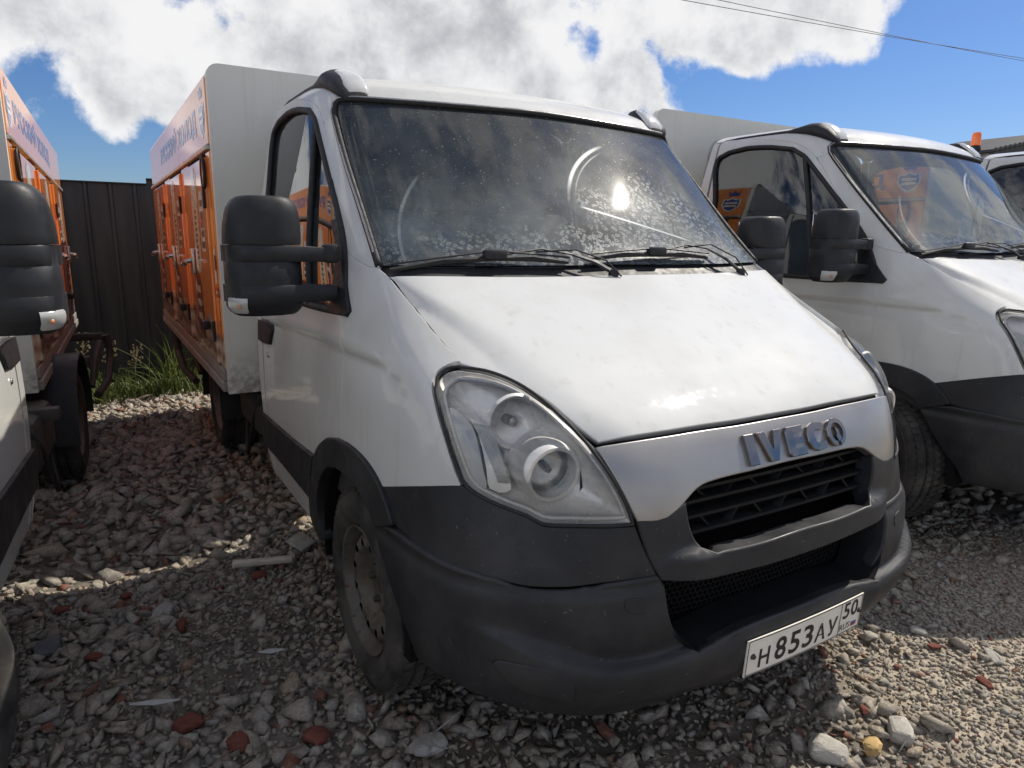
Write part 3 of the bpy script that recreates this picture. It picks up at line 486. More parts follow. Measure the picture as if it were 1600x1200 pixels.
'swage':[(10.576,6.056),(10.418,6.104),(10.261,6.15),(10.107,6.189),(9.957,6.22),(9.815,6.24),(9.644,6.252),(9.48,6.253),(9.306,6.254),(9.117,6.257),(8.911,6.258),(8.67,6.257),(8.458,6.256),(8.223,6.254),(7.986,6.251),(7.766,6.243),(7.572,6.229),(7.366,6.204),(7.179,6.174),(7.012,6.137),(6.869,6.093),(6.74,6.032),(6.635,5.961),(6.534,5.889)],
'fog_cover':[(5.028,1.637),(4.883,1.716),(4.722,1.732),(4.534,1.724),(4.374,1.715),(4.206,1.7),(4.05,1.683),(3.877,1.67),(3.725,1.644),(3.603,1.598),(3.51,1.518),(3.449,1.233),(3.438,0.916),(3.561,0.895),(3.745,0.937),(3.898,0.962),(4.064,0.994),(4.225,1.029),(4.415,1.073),(4.582,1.131),(4.689,1.209),(4.785,1.295)],
'tow_cover':[(2.772,2.843),(2.704,2.864),(2.609,2.859),(2.513,2.837),(2.445,2.784),(2.439,2.618),(2.505,2.599),(2.595,2.609),(2.685,2.639),(2.756,2.71)],
'signal':[(5.851,5.647),(5.69,5.667),(5.603,5.617),(5.531,5.535),(5.482,5.459),(5.441,5.372),(5.413,5.277),(5.4,5.163),(5.402,5.045),(5.406,4.933),(5.409,4.823),(5.415,4.716),(5.42,4.616),(5.414,4.522),(5.407,4.432),(5.423,4.374),(5.518,4.366),(5.591,4.407),(5.657,4.468),(5.709,4.52),(5.75,4.584),(5.767,4.647),(5.775,4.724),(5.778,4.808),(5.785,4.893),(5.797,4.98),(5.813,5.074),(5.828,5.172),(5.84,5.274),(5.849,5.398),(5.852,5.522),(5.851,5.647)],
'signal_rib':[(5.426,5.519),(5.259,5.434),(5.183,5.375),(5.124,5.298),(5.099,5.208),(5.09,5.103),(5.082,5.005),(5.072,4.92),(5.065,4.838),(5.056,4.752),(5.043,4.674),(5.022,4.585),(5.002,4.499),(4.991,4.425),(5.001,4.376),(5.084,4.339),(5.213,4.323),(5.372,4.37),(5.389,4.436),(5.378,4.526),(5.366,4.621),(5.36,4.721),(5.354,4.828),(5.349,4.938),(5.346,5.05),(5.345,5.169),(5.353,5.283),(5.385,5.405),(5.426,5.519)],
'divider':[(8.748,10.752),(8.831,10.663),(8.905,10.578),(8.974,10.496),(9.036,10.415),(9.093,10.333),(9.146,10.25),(9.194,10.162),(9.238,10.072),(9.28,9.972),(9.32,9.859),(9.358,9.73),(9.393,9.584),(9.424,9.423),(9.451,9.252),(9.472,9.086),(9.492,8.912),(9.507,8.756),(9.52,8.611),(9.531,8.47),(9.54,8.327),(9.547,8.177),(9.551,8.041),(9.555,7.897),(9.559,7.747),(9.563,7.59),(9.569,7.431),(9.577,7.269),(9.586,7.109),(9.599,6.952)],
'hood_crease':[(2.385,5.09),(2.433,5.158),(2.478,5.228),(2.521,5.299),(2.56,5.372),(2.597,5.446),(2.631,5.521),(2.662,5.597),(2.691,5.673),(2.717,5.748),(2.74,5.822),(2.764,5.895),(2.788,5.967),(2.814,6.038),(2.842,6.109),(2.868,6.166),(2.895,6.223),(2.924,6.281),(2.954,6.34),(2.986,6.397),(3.019,6.455),(3.053,6.511),(3.088,6.566),(3.125,6.619),(3.163,6.669),(3.212,6.731),(3.265,6.79),(3.322,6.848),(3.383,6.905),(3.448,6.961),(3.517,7.016),(3.592,7.07),(3.676,7.124),(3.767,7.176),(3.865,7.227),(3.972,7.277),(4.086,7.326),(4.206,7.376),(4.335,7.426),(4.474,7.476),(4.618,7.526),(4.763,7.575),(4.906,7.622),(5.042,7.666),(5.238,7.731),(5.432,7.792),(5.646,7.852)],
'bumper_line':[(6.638,2.404),(6.503,2.405),(6.371,2.398),(6.243,2.386),(6.12,2.37),(6.001,2.351),(5.887,2.331),(5.775,2.311),(5.666,2.294),(5.544,2.277),(5.423,2.263),(5.302,2.249),(5.181,2.235),(5.06,2.219),(4.938,2.2),(4.816,2.177),(4.694,2.151),(4.571,2.122),(4.448,2.09),(4.324,2.057),(4.199,2.022),(4.076,1.986),(3.953,1.949),(3.832,1.911),(3.709,1.868),(3.59,1.823),(3.477,1.777),(3.372,1.73),(3.276,1.684),(3.192,1.644),(3.08,1.586),(2.985,1.54),(2.882,1.506),(2.81,1.492),(2.733,1.483),(2.652,1.479),(2.569,1.478),(2.487,1.479),(2.407,1.481),(2.33,1.484),(2.25,1.491),(2.168,1.502),(2.086,1.516),(2.005,1.529),(1.929,1.541),(1.859,1.549),(1.759,1.556),(1.667,1.561)]}
SWL = np.array(sorted(UV['swage']))
def sstep(a, b, x):
    t = np.clip((x-a)/(b-a), 0, 1); return t*t*(3-2*t)
def swage(u, v):
    vl = np.interp(u, SWL[:, 0], SWL[:, 1]); t = vl - v
    tap = sstep(6.45, 7.3, u)
    return -tap*.010*(sstep(-.02, .16, t)*np.exp(-np.maximum(t-.16, 0)/1.3)) + tap*.004*np.exp(-((t+.16)/.16)**2)
def surf_n(u, v):
    p, du, dv = ev(GHOST, u, v, True); n = -np.cross(du, dv); l = np.linalg.norm(n, axis=-1, keepdims=True); return p, n/np.maximum(l, 1e-12)
def surf(u, v, off=0.0):
    u = np.asarray(u, float); v = np.asarray(v, float)
    p, n = surf_n(u, v); h = 1e-3
    def S(a, b):
        q, m = surf_n(a, b); return q + m*np.asarray(swage(a, b))[..., None]
    c = S(u, v); u2 = np.clip(u, h, 11-h); v2 = np.clip(v, h, 15-h)
    n2 = -np.cross(S(u2+h, v2)-S(u2-h, v2), S(u2, v2+h)-S(u2, v2-h)); l = np.linalg.norm(n2, axis=-1, keepdims=True)
    n2 = np.where(l > 1e-10, n2/np.maximum(l, 1e-12), n)
    n2[u < 2e-3, 0] = 0; n2 /= np.linalg.norm(n2, axis=-1, keepdims=True)
    return c + n2*(np.asarray(off)[..., None] if np.ndim(off) else off), n2
def SP(u, v, off=0.0):
    p, n = surf(np.array([u]), np.array([v]), off); return Vector(p[0]), Vector(n[0])
def S_(k, a=None, b=None, rev=False):
    l = [tuple(q) for q in UV[k]]; l = l[a:b]; return l[::-1] if rev else l
def pip(poly, pts):
    x, y = pts[:, 0], pts[:, 1]; ins = np.zeros(len(pts), bool); n = len(poly)
    for i in range(n):
        x1, y1 = poly[i]; x2, y2 = poly[(i+1) % n]
        c = ((y1 > y) != (y2 > y)); 
        with np.errstate(divide='ignore', invalid='ignore'): xi = (x2-x1)*(y-y1)/(y2-y1+1e-15)+x1
        ins ^= c & (x < xi)
    return ins
def seg_dist(poly, pts):
    d = np.full(len(pts), 1e9); n = len(poly)
    for i in range(n):
        a = poly[i]; b = poly[(i+1) % n]; ab = b-a; t = np.clip(((pts-a)@ab)/max(ab@ab, 1e-12), 0, 1)
        d = np.minimum(d, np.linalg.norm(pts-(a+t[:, None]*ab), axis=1))
    return d
def clean(loop, tol=.006):
    out = []
    for q in loop:
        if not out or abs(q[0]-out[-1][0])*.9+abs(q[1]-out[-1][1]) > tol: out.append(q)
    if abs(out[0][0]-out[-1][0])+abs(out[0][1]-out[-1][1]) < tol: out.pop()
    # points along the centre line and along long straight runs
    res = []
    for i, a in enumerate(out):
        b = out[(i+1) % len(out)]; res.append(a)
        k = int(max(abs(a[0]-b[0])/.45, abs(a[1]-b[1])/.3))
        for j in range(1, k+1): res.append((a[0]+(b[0]-a[0])*j/(k+1), a[1]+(b[1]-a[1])*j/(k+1)))
    return res
def panel(name, loop, mat, parent, full=False, off=0.0, holes=(), gap=.0022, fil=.0022, thick=.012, dome=None, offf=None, du=.2, dv=1/6, rim=True):
    KU, KV = .15, .13
    loops = [np.array(clean(loop))*(KU, KV)] + [np.array(clean(h))*(KU, KV) for h in holes]
    co = []; ed = []
    for l in loops:
        b = len(co); co += [Vector(q) for q in l]; ed += [(b+i, b+(i+1) % len(l)) for i in range(len(l))]
    lo = loops[0].min(0); hi = loops[0].max(0)
    gx, gy = np.meshgrid(np.arange(math.floor(lo[0]/KU/du), hi[0]/KU/du+1)*du*KU, np.arange(math.floor(lo[1]/KV/dv), hi[1]/KV/dv+1)*dv*KV)
    g = np.stack([gx.ravel(), gy.ravel()], 1); k = pip(loops[0], g)
    for h in loops[1:]: k &= ~pip(h, g)
    g = g[k]
    if len(g):
        d = np.min([seg_dist(l, g) for l in loops], 0); g = g[d > .28*min(du*KU, dv*KV)]
    co += [Vector(q) for q in g]
    vs, es, fs = delaunay_2d_cdt(co, ed, [], 0, 1e-7)[:3]
    P = np.array([tuple(q) for q in vs]); T = np.array([f for f in fs if len(f) == 3]); cen = P[T].mean(1)
    k = pip(loops[0], cen)
    for h in loops[1:]: k &= ~pip(h, cen)
    T = T[k]
    uv = P/(KU, KV); uv[np.abs(uv[:, 0]) < 1e-5, 0] = 0
    o = np.full(len(uv), float(off))
    if offf is not None: o = o + offf(uv[:, 0], uv[:, 1])
    if dome:
        base, _ = surf(uv[:, 0], uv[:, 1]); bl = np.concatenate([surf(np.array([q[0]/KU for q in l]), np.array([q[1]/KV for q in l]))[0] for l in loops])
        dd = np.min(np.linalg.norm(base[:, None]-bl[None], axis=2), 1); o = o + dome[0]*(1-np.exp(-(dd/dome[1])**1.5))
    V, N = surf(uv[:, 0], uv[:, 1], o)
    if dome or offf is not None:     # recompute normals from the mesh
        N = mesh_normals(V, T, N)
    tn = np.cross(V[T[:, 1]]-V[T[:, 0]], V[T[:, 2]]-V[T[:, 0]]); area = np.linalg.norm(tn, axis=1)
    fl = (tn*N[T].mean(1)).sum(1) < 0; T[fl] = T[fl][:, ::-1]; T = T[area > 1e-9]
    if full:
        n = len(V); mir = np.arange(n)+n; ctr = np.abs(V[:, 0]) < 2e-4; mir[ctr] = np.arange(n)[ctr]; V[ctr, 0] = 0
        V = np.concatenate([V, V*(-1, 1, 1)]); N = np.concatenate([N, N*(-1, 1, 1)]); T = np.concatenate([T, mir[T][:, ::-1]])
    used = np.unique(T); rm = np.full(len(V), -1); rm[used] = np.arange(len(used)); V, N, T = V[used], N[used], rm[T]
    # weld coincident centre points
    key = {}; mp = np.arange(len(V))
    for i in np.where(np.abs(V[:, 0]) < 1e-6)[0]:
        q = tuple(np.round(V[i], 5)); mp[i] = key.setdefault(q, i)
    T = mp[T]; T = T[(T[:, 0] != T[:, 1]) & (T[:, 1] != T[:, 2]) & (T[:, 0] != T[:, 2])]
    F = [tuple(t) for t in T]
    V = list(V); N = list(N)
    if rim:
        cnt = {}
        for t in F:
            for a, b in ((t[0], t[1]), (t[1], t[2]), (t[2], t[0])): cnt[(a, b)] = cnt.get((a, b), 0)+1
        bd = [(a, b) for (a, b) in cnt if (b, a) not in cnt]
        outd = {}
        for a, b in bd:
            e = V[b]-V[a]; l = np.linalg.norm(e)
            if l < 1e-9: continue
            for q in (a, b): outd[q] = outd.get(q, 0)+np.cross(e/l, N[q])
        ring = {}
        for q, w in outd.items():
            w = w/max(np.linalg.norm(w), 1e-9); n_ = N[q]; V[q] = V[q]-w*gap; p = V[q]; b = len(V)
            V += [p+w*fil*.7-n_*fil*.3, p+w*fil-n_*fil, p+w*fil-n_*fil, p+w*fil-n_*(fil+thick)]
            m_ = (n_+w)/np.linalg.norm(n_+w); N += [m_, w, w, w]; ring[q] = (b, b+1, b+2, b+3)
        for a, b in bd:
            if a not in ring or b not in ring: continue
            ra, rb = ring[a], ring[b]
            F += [(b, a, ra[0], rb[0]), (rb[0], ra[0], ra[1], rb[1]), (rb[2], ra[2], ra[3], rb[3])]
    return new_obj(name, V, F, mat, parent, smooth=180, normals=N)
def mesh_normals(V, T, ref):
    n = np.zeros_like(V); fn = np.cross(V[T[:, 1]]-V[T[:, 0]], V[T[:, 2]]-V[T[:, 0]]); s = np.sign((fn*ref[T].mean(1)).sum(1)); s[s == 0] = 1; fn *= s[:, None]
    for k in range(3): np.add.at(n, T[:, k], fn)
    l = np.linalg.norm(n, axis=1, keepdims=True); return np.where(l > 1e-12, n/np.maximum(l, 1e-12), ref)
def line3(loop, off=0.0, full=False):
    l = loop
    a = np.array(l); p, n = surf(a[:, 0], a[:, 1], off)
    pts = [Vector(q) for q in p]
    if full: pts = pts + [Vector((-q.x, q.y, q.z)) for q in pts[::-1] if abs(q.x) > 1e-4]
    return pts
def text_geo(s, bold=0.0, extr=0.0, bev=0.0, res=3):
    c = bpy.data.curves.new('text', 'FONT'); c.body = s; c.offset = bold; c.extrude = extr; c.bevel_depth = bev; c.resolution_u = res
    o = bpy.data.objects.new('text', c); COL.objects.link(o); bpy.context.view_layer.update()
    me = bpy.data.meshes.new_from_object(o); bpy.data.objects.remove(o); bpy.data.curves.remove(c)
    v = np.array([tuple(q.co) for q in me.vertices]); f = [tuple(p.vertices) for p in me.polygons]; bpy.data.meshes.remove(me)
    v[:, 0] -= v[:, 0].min(); v[:, 1] -= v[:, 1].min(); return v, f, v[:, 0].max(), v[:, 1].max()

# ------------------------------------------------------------------ the truck
def kids(o): return list(CH.get(o.name, []))
CH = {}
def P_(o, parent):
    o.parent = parent; CH.setdefault(parent.name, []).append(o); return o
def mirror_tree(o, parent):
    c = mirror_obj(o, parent); CH.setdefault(parent.name, []).append(c)
    for k in kids(o): mirror_tree(k, c)
    return c
def seal(name, pts, r, mat, parent, closed=False, n=8):
    q = [pts[0]]
    for p in pts[1:]:
        if (p-q[-1]).length > .004: q.append(p)
    if closed and (q[0]-q[-1]).length < .004: q.pop()
    return P_(MB().tube(q, r, n, closed).build(name, mat, parent, 180), parent)

def build_cab(T):
    def pan(*a, **k): o = panel(*a, **k); return P_(o, a[3])
    # centre panels
    HC = np.array(sorted(((q[1], q[0]) for q in UV['hood_crease'])))
    def facet(u, v):      # the bonnet's side facets fall away outside a soft crease
        t = (u-np.interp(v, HC[:, 0], HC[:, 1]))/.75; t = np.where(t < -.25, 0, (t+.25)**2/(4*.25)*(t < .25)+t*(t >= .25)); return -.013*np.clip(t, 0, 1.15)
    hood = pan('hood', S_('hoodfront', rev=True)+S_('hoodlamp', rev=True)+S_('hoodside', rev=True)+S_('hoodrear'), 'paint_white', T, full=True, thick=.022, fil=.004, gap=.006, du=.10, dv=1/10, offf=facet)
    jt = next(i for i, q in enumerate(UV['ws_top']) if q[1] > 10.84)
    roof = pan('roof', S_('ws_top', jt, rev=True)+S_('pillar_joint')+[q for q in S_('door_top') if q[1] > 10.74 and q[0] < 10.85] + [(10.87, 12.2), (11, 12.3), (11, 15), (0, 15)], 'paint_white', T, full=True, thick=.02)
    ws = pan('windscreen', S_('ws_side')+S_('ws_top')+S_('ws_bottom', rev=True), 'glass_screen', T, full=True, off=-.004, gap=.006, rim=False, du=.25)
    bnd = line3(S_('ws_side')+S_('ws_top'), .002, True)
    # inner black print band round the screen
    def inset(l, c, d): return [(q[0]+(c[0]-q[0])*d[0], q[1]+(c[1]-q[1])*d[1]) for q in l]
    outer = S_('ws_side')+S_('ws_top')+S_('ws_bottom', rev=True)
    wsl = S_('ws_side', 2)
    inner = [(0, 8.42)] + [(q[0]-(.95 if q[0] > 4 else 0), 8.42) for q in ((1, 0), (2, 0), (3, 0), (4, 0))] + [(4.7, 8.45), (4.95, 8.6)] + [(q[0]-.95, q[1]) for q in wsl if 8.7 < q[1] < 10.5] + [(5.2, 10.75), (4.6, 10.88), (3.5, 10.92), (2, 10.96), (0, 11.0)]
    band = pan('screen_band', S_('ws_side')+S_('ws_top')+[(0, 11.0)]+inner[::-1][1:]+S_('ws_bottom', rev=True), 'void_black', ws, full=True, off=-.010, gap=.006, rim=False)
    seal('screen_seal', bnd, .012, 'rubber', ws)
    br = line3(S_('ws_side', 2)+S_('ws_top'), .009, True); seal('screen_moulding', br, .0055, 'lamp_bezel', ws)
    cowl = pan('cowl', S_('hoodrear')+S_('ws_bottom', rev=True)+S_('pillar_hood'), 'plastic_trim', T, full=True, off=-.016, gap=-.004)
    # right-hand parts, mirrored afterwards
    R = []
    pil = pan('windscreen_pillar', S_('ws_side')+S_('ws_top', 0, jt)+S_('pillar_joint')+[q for q in S_('door_top', rev=True) if q[1] < 10.70]+S_('pillar_base'), 'paint_white', T); R.append(pil)
    fen = pan('fender', S_('fender_front')+S_('fender_bot')+[q for q in S_('flare_out') if q[1] > 3.82 and q[0] < 8.9]+S_('door_front')+S_('pillar_base')+S_('pillar_hood')+S_('hoodside'), 'paint_white', T, thick=.02); R.append(fen)
    fo = UV['flare_out']; i0 = next(i for i, q in enumerate(fo) if q[0] > 8.9); i1 = next(i for i, q in enumerate(fo) if q[1] < 1.85 and q[0] > 9)
    door = pan('door', S_('door_front', rev=True)+S_('flare_out', i0, i1)+S_('door_trim_bot', 1, -1)+[(10.86, 1.55), (10.86, 12.05)]+[q for q in S_('door_top', rev=True) if q[0] < 10.84], 'paint_white', T, holes=[S_('window')+S_('window_bot')], thick=.03, dv=1/8, du=1/6); R.append(door)
    wloop = S_('window')+S_('window_bot')
    pan('window_glass', wloop, 'glass_side', door, off=-.010, gap=.001, rim=False)
    wl = line3(wloop, -.001); seal('window_seal', wl, .013, 'rubber', door, True)
    seal('window_divider', line3(S_('divider'), .000), .013, 'rubber', door)
    mould = pan('door_moulding', S_('door_trim_top')+[(10.985, 2.77)]+S_('door_trim_bot', rev=True), 'plastic_black', door, off=.016, thick=.014, fil=.006)
    pan('door_handle', S_('handle'), 'plastic_trim', door, off=.014, thick=.014, fil=.004)
    p, n = SP(10.72, 4.72, .002); P_(MB().lathe([(.0, -.004), (.011, -.004), (.013, 0), (.013, .004)], 16, Matrix.Translation(p)).build('door_lock', 'zinc_latch', door), door)
    sail = pan('mirror_base', S_('sail')+S_('sail2'), 'plastic_mirror', door, off=.014, thick=.016, fil=.006)
    bp = pan('cab_corner', [(10.89, .2), (11, .2), (11, 12.25), (10.89, 12.1)], 'paint_white', T, thick=.03); R.append(bp)
    sill = pan('sill', S_('door_trim_bot')+[(11, .15)]+S_('sill_bot', rev=True), 'paint_white', T, thick=.03, off=-.004); R.append(sill)
    fl = pan('wheel_arch_flare', S_('flare_out')+S_('flare_in', rev=True), 'plastic_black', T, off=.014, thick=.035, fil=.006, gap=0); R.append(fl)
    cor = pan('bumper_corner', S_('lampbot_out')+S_('gap_left')+S_('crease')+[q for q in S_('flare_out') if q[1] < 3.82 and q[0] < 8]+S_('fender_bot', rev=True), 'plastic_black', T, thick=.03, fil=.004); R.append(cor)
    # headlamp
    lamp = S_('lamp_top')+S_('lamp_bot')+S_('lamp_left')
    hl = pan('headlamp', lamp, 'reflector_chrome', T, off=-.012, dome=(-.075, .045), gap=.004, thick=.02, du=.12, dv=.1); R.append(hl)
    pan('lamp_lens', lamp, 'lens_clear', hl, off=-.003, dome=(.009, .04), gap=.003, rim=False, du=.12, dv=.1)
    seal('lamp_seal', line3(lamp, .001), .0045, 'rubber', hl, True)
    # chrome-grey inner frame following the outline
    c0 = np.mean(np.array(lamp), 0); il = [(q[0]+(c0[0]-q[0])*.07, q[1]+(c0[1]-q[1])*.08) for q in lamp]
    seal('lamp_frame', line3(il, -.018), .007, 'lamp_silver', hl, True)
    def lathe_at(mb, c, axis, prof, n=40):
        q = Vector((1, 0, 0)).rotation_difference(Vector(axis).normalized()).to_matrix().to_4x4(); return mb.lathe(prof, n, Matrix.Translation(c) @ q)
    ax = Vector((-.12, -.985, -.10)).normalized()
    c = Vector((-.702, .205, .918)) - ax*.040
    o = lathe_at(MB(), c, ax, [(.058, -.06), (.060, .002), (.063, .014), (.072, .015), (.078, .006), (.082, -.006), (.088, -.08)]).build('projector_ring', 'lamp_silver', hl, 40); P_(o, hl)
    o = lathe_at(MB(), c-ax*.012, ax, [(.0, .020), (.02, .018), (.04, .010), (.0585, -.01)]).build('projector_lens', 'lens_clear', hl, 180); P_(o, hl)
    o = lathe_at(MB(), c-ax*.02, ax, [(.057, 0), (.05, -.03), (.03, -.05), (.0, -.055)]).build('projector_bowl', 'reflector_chrome', hl, 180); P_(o, hl)
    o = lathe_at(MB(), c-ax*.03, ax, [(.0, .018), (.008, .016), (.010, 0), (.010, -.03)], 16).build('bulb', 'lamp_dark', hl); P_(o, hl)
    c2 = Vector((-.748, .315, 1.035)); ax2 = Vector((-.10, -.95, .05)).normalized()
    o = lathe_at(MB(), c2-ax2*.040, ax2, [(.075, .006), (.069, .012), (.063, .008), (.058, -.02), (.04, -.045), (.0, -.055)]).build('high_beam_bowl', 'lamp_silver', hl, 40); P_(o, hl)
    o = lathe_at(MB(), c2-ax2*.054, ax2, [(.0, .018), (.012, .016), (.014, 0), (.014, -.03)], 16).build('high_beam_cap', 'lamp_bezel', hl); P_(o, hl)
    pan('side_reflector', S_('signal'), 'white_lens', hl, off=-.014, gap=.001, thick=.03)
    pan('turn_signal', S_('signal_rib'), 'lamp_silver', hl, off=-.018, gap=.001, thick=.03)
    rb = MB()
    for k in range(9):
        t = (k+.5)/9; a = (5.40-.36*t, 5.45-.05*t); b = (5.18-.17*t, 4.40)
        pts = line3([(a[0]+(b[0]-a[0])*s, a[1]+(b[1]-a[1])*s) for s in np.linspace(.06, .94, 9)], -.013); rb.tube(pts, .0022, 5)
    P_(rb.build('signal_ribs', 'white_lens', hl, 180), hl)
    # front: silver panel, surround, slats
    sil = pan('grille_panel', S_('silver_top', rev=True)+S_('silver_left')+S_('silver_bot'), 'silver_paint', T, full=True, off=.004, thick=.024, fil=.005)
    k0 = next(i for i, q in enumerate(UV['silver_bot']) if q[0] < 1.80)
    def lip(u, v): return .034*sstep(3.52, 3.34, v)*sstep(2.35, 1.5, u) + .004
    sur = pan('grille_surround', S_('surr_left')+S_('surr_bot')+S_('grille_bot', rev=True)+S_('grille_left', rev=True)+S_('silver_bot', 0, k0, rev=True), 'plastic_black', T, full=True, offf=lip, thick=.05, fil=.007, dv=.06, du=.15)
    def ycol(x, v): 
        p, _ = surf(np.array([abs(x)*3.95]), np.array([v])); q = p[0]; q[0] = x; return q
    for zi, v, back in ((0, 4.20, .050), (1, 4.04, .046), (2, 3.83, .044), (3, 3.60, .040)):
        xs = np.linspace(-.435, .435, 25); b = MB()
        rings = []
        for x in xs:
            p = ycol(x, v); y, z = p[1]+back, p[2]; rings.append([(x, y-.012, z-.0045), (x, y-.012, z+.0045), (x, y+.03, z+.006), (x, y+.03, z-.006)])
        P_(b.loft(rings).build('grille_slat', 'grille_black', sur), sur)
    rbm = MB()
    for (va, vb, back) in ((4.20, 4.04, .052), (3.83, 3.60, .044)):
        for k in range(9):
            x = -.40+.10*k; dx = .018*(1 if k % 2 else -1)
            a = ycol(x-dx, va); b_ = ycol(x+dx, vb); d = (Vector(b_)-Vector(a)); m = Vector(a)+d/2+Vector((0, back, 0))
            o = MB(); q = Vector((0, 0, 1)).rotation_difference(d.normalized()).to_matrix().to_4x4()
            o.box((0, 0, 0), (.006, .022, d.length), 0, Matrix.Translation(m) @ q); P_(o.build('grille_rib', 'grille_black', sur), sur)
    # radiator void behind the slats
    b = MB(); rings = []
    for x in np.linspace(-.62, .62, 9):
        p = ycol(x, 3.9); rings.append([(x, .19+.1*x*x, z) for z in (.40, .55, .70, .85, .96)])
    P_(b.loft(rings, False, False).build('radiator', 'void_black', T), T)
    # bumper
    BL = np.array(sorted(UV['bumper_line']))
    def bof(u, v):
        t = v-np.interp(u, BL[:, 0], BL[:, 1]); fade = sstep(6.3, 3.2, u)*sstep(1.2, 1.7, u)
        dent = np.where(t > 0, np.exp(-((t-.16)/.42)**2)*sstep(0, .16, t), 0); bulge = np.exp(-((t+.22)/.30)**2)
        return .012*sstep(.2, .6, v)+.002 + fade*(-.024*dent+.006*bulge) - .010*np.exp(-((3.03-v)/.10)**2)
    bump = pan('bumper', S_('crease_low')+S_('mesh_left')+S_('lip')+[(0, .02)]+[q for q in S_('bump_bot2', rev=True) if q[0] > .9]+S_('bump_bot', rev=True)+S_('bump_arch'), 'plastic_black', T, full=True, offf=bof, thick=.03, fil=.010, gap=.004, du=.15, dv=.07)
    lipl = line3(S_('mesh_left', 1)+S_('lip'), .006, True)
    m = len(lipl); b = MB()
    b.loft([[tuple(p) for p in lipl], [(p.x*.97, p.y+.03, p.z-.004) for p in lipl], [(p.x*.95, p.y+.125, p.z+.010) for p in lipl]], False, False)
    P_(b.build('bumper_recess', 'grille_black', bump, 50), bump)
    sl_ = line3(S_('surr_bot'), .006, True); b = MB(); b.loft([[tuple(p) for p in sl_], [(p.x, p.y+.12, p.z+.0) for p in sl_]], False, False); P_(b.build('grille_underside', 'plastic_trim', sur, 50), sur)
    hx = MB(); c = .0105
    def cell(x, z): return (x, .135+.16*x*x, z)
    z = .44; r = 0
    while z < .665:
        x = -.53 + (c*1.732/2 if r % 2 else 0)
        while x < .53:
            pts = [(x+c*math.cos(math.radians(90+60*k)), z+c*math.sin(math.radians(90+60*k))) for k in range(4)]
            for (p, q) in zip(pts[:-1], pts[1:]):
                a, d = Vector(cell(*p)), Vector(cell(*q)); e = (d-a); e2 = Vector((e.z, 0, -e.x)).normalized()*.0016
                hx.add([a+e2, a-e2, d-e2, d+e2, a+e2+Vector((0, .006, 0)), a-e2+Vector((0, .006, 0)), d-e2+Vector((0, .006, 0)), d+e2+Vector((0, .006, 0))], [(0, 1, 2, 3), (0, 3, 7, 4), (1, 5, 6, 2)])
            x += c*1.732
        z += c*1.5; r += 1
    P_(hx.build('mesh_grille', 'grille_black', bump, None), bump)
    fog = pan('fog_lamp_cover', S_('fog_cover'), 'plastic_black', bump, off=.021, thick=.02, fil=.004, gap=.001); mirror_tree(fog, bump)
    tow = pan('tow_eye_cover', S_('tow_cover'), 'plastic_black', bump, off=.0165, thick=.006, fil=.002); mirror_tree(tow, bump)
    # chrome letters on the silver panel
    x0 = -.165
    for ch, wd in (('I', .036), ('V', .098), ('E', .074), ('C', .080), ('O', .092)):
        if ch == 'O':
            ring = []
            def arc(r0, r1, a0, a1, n, cx=.5, cy=.5):
                o_ = [(cx+r0*math.cos(a), cy+r0*math.sin(a)) for a in np.linspace(a0, a1, n)]; i_ = [(cx+r1*math.cos(a), cy+r1*math.sin(a)) for a in np.linspace(a1, a0, n)]; return o_+i_
            polys = [arc(.5, .34, math.radians(-78), math.radians(258), 36), [(.42, .70), (.58, .60), (.60, .38), (.70, .26), (.50, .14), (.40, .36), (.46, .46)]]
        else:
            G = {'I': [[(0, 0), (1, 0), (1, 1), (0, 1)]], 'V': [[(0, 1), (.34, 0), (.66, 0), (1, 1), (.70, 1), (.5, .34), (.30, 1)]],
                 'E': [[(0, .12), (.12, 0), (1, 0), (1, .24), (.36, .24), (.36, .39), (.92, .39), (.92, .61), (.36, .61), (.36, .76), (1, .76), (1, 1), (.12, 1), (0, .88)]],
                 'C': [[(1, .06), (1, .30), (.55, .25), (.40, .34), (.36, .5), (.40, .66), (.55, .75), (1, .70), (1, .94), (.5, 1), (.16, .88), (0, .62), (0, .38), (.16, .12), (.5, 0)]]}
            polys = G[ch]
        V = []; F = []
        for poly in polys:
            n = len(poly); b = len(V)
            def mp(px, py, h): 
                x = x0+px*wd; p, nn = SP(min(abs(x)*3.93, 2.9), 4.43+.43*py, 0); p = Vector((math.copysign(abs(p.x), x) if x else 0, p.y, p.z)); nn = Vector((math.copysign(abs(nn.x), x)*-1*-1 if x > 0 else nn.x, nn.y, nn.z)); return p + nn*h
            cx, cy = np.mean(np.array(poly), 0)
            V += [tuple(mp(px, py, .004)) for px, py in poly]; V += [tuple(mp(px, py, .013)) for px, py in poly]
            V += [tuple(mp(px+(cx-px)*.045, py+(cy-py)*.045, .016)) for px, py in poly]
            for i in range(n):
                j = (i+1) % n; F += [(b+i, b+j, b+n+j, b+n+i), (b+n+i, b+n+j, b+2*n+j, b+2*n+i)]
            vs, es, fs = delaunay_2d_cdt([Vector(q) for q in poly], [(i, (i+1) % n) for i in range(n)], [], 0, 1e-7)[:3]
            if len(vs) == n:
                tr = [f for f in fs if pip(np.array(poly), np.mean([tuple(vs[i]) for i in f], 0)[None])[0]]; F += [tuple(b+2*n+i for i in f) for f in tr]
        mb = MB(); mb.v = V; mb.f = F; P_(mb.build('emblem_letter', 'chrome', sil, 20), sil); x0 += wd + .0135
    # wheel arch liner, mirrored
    b = MB(); rings = []
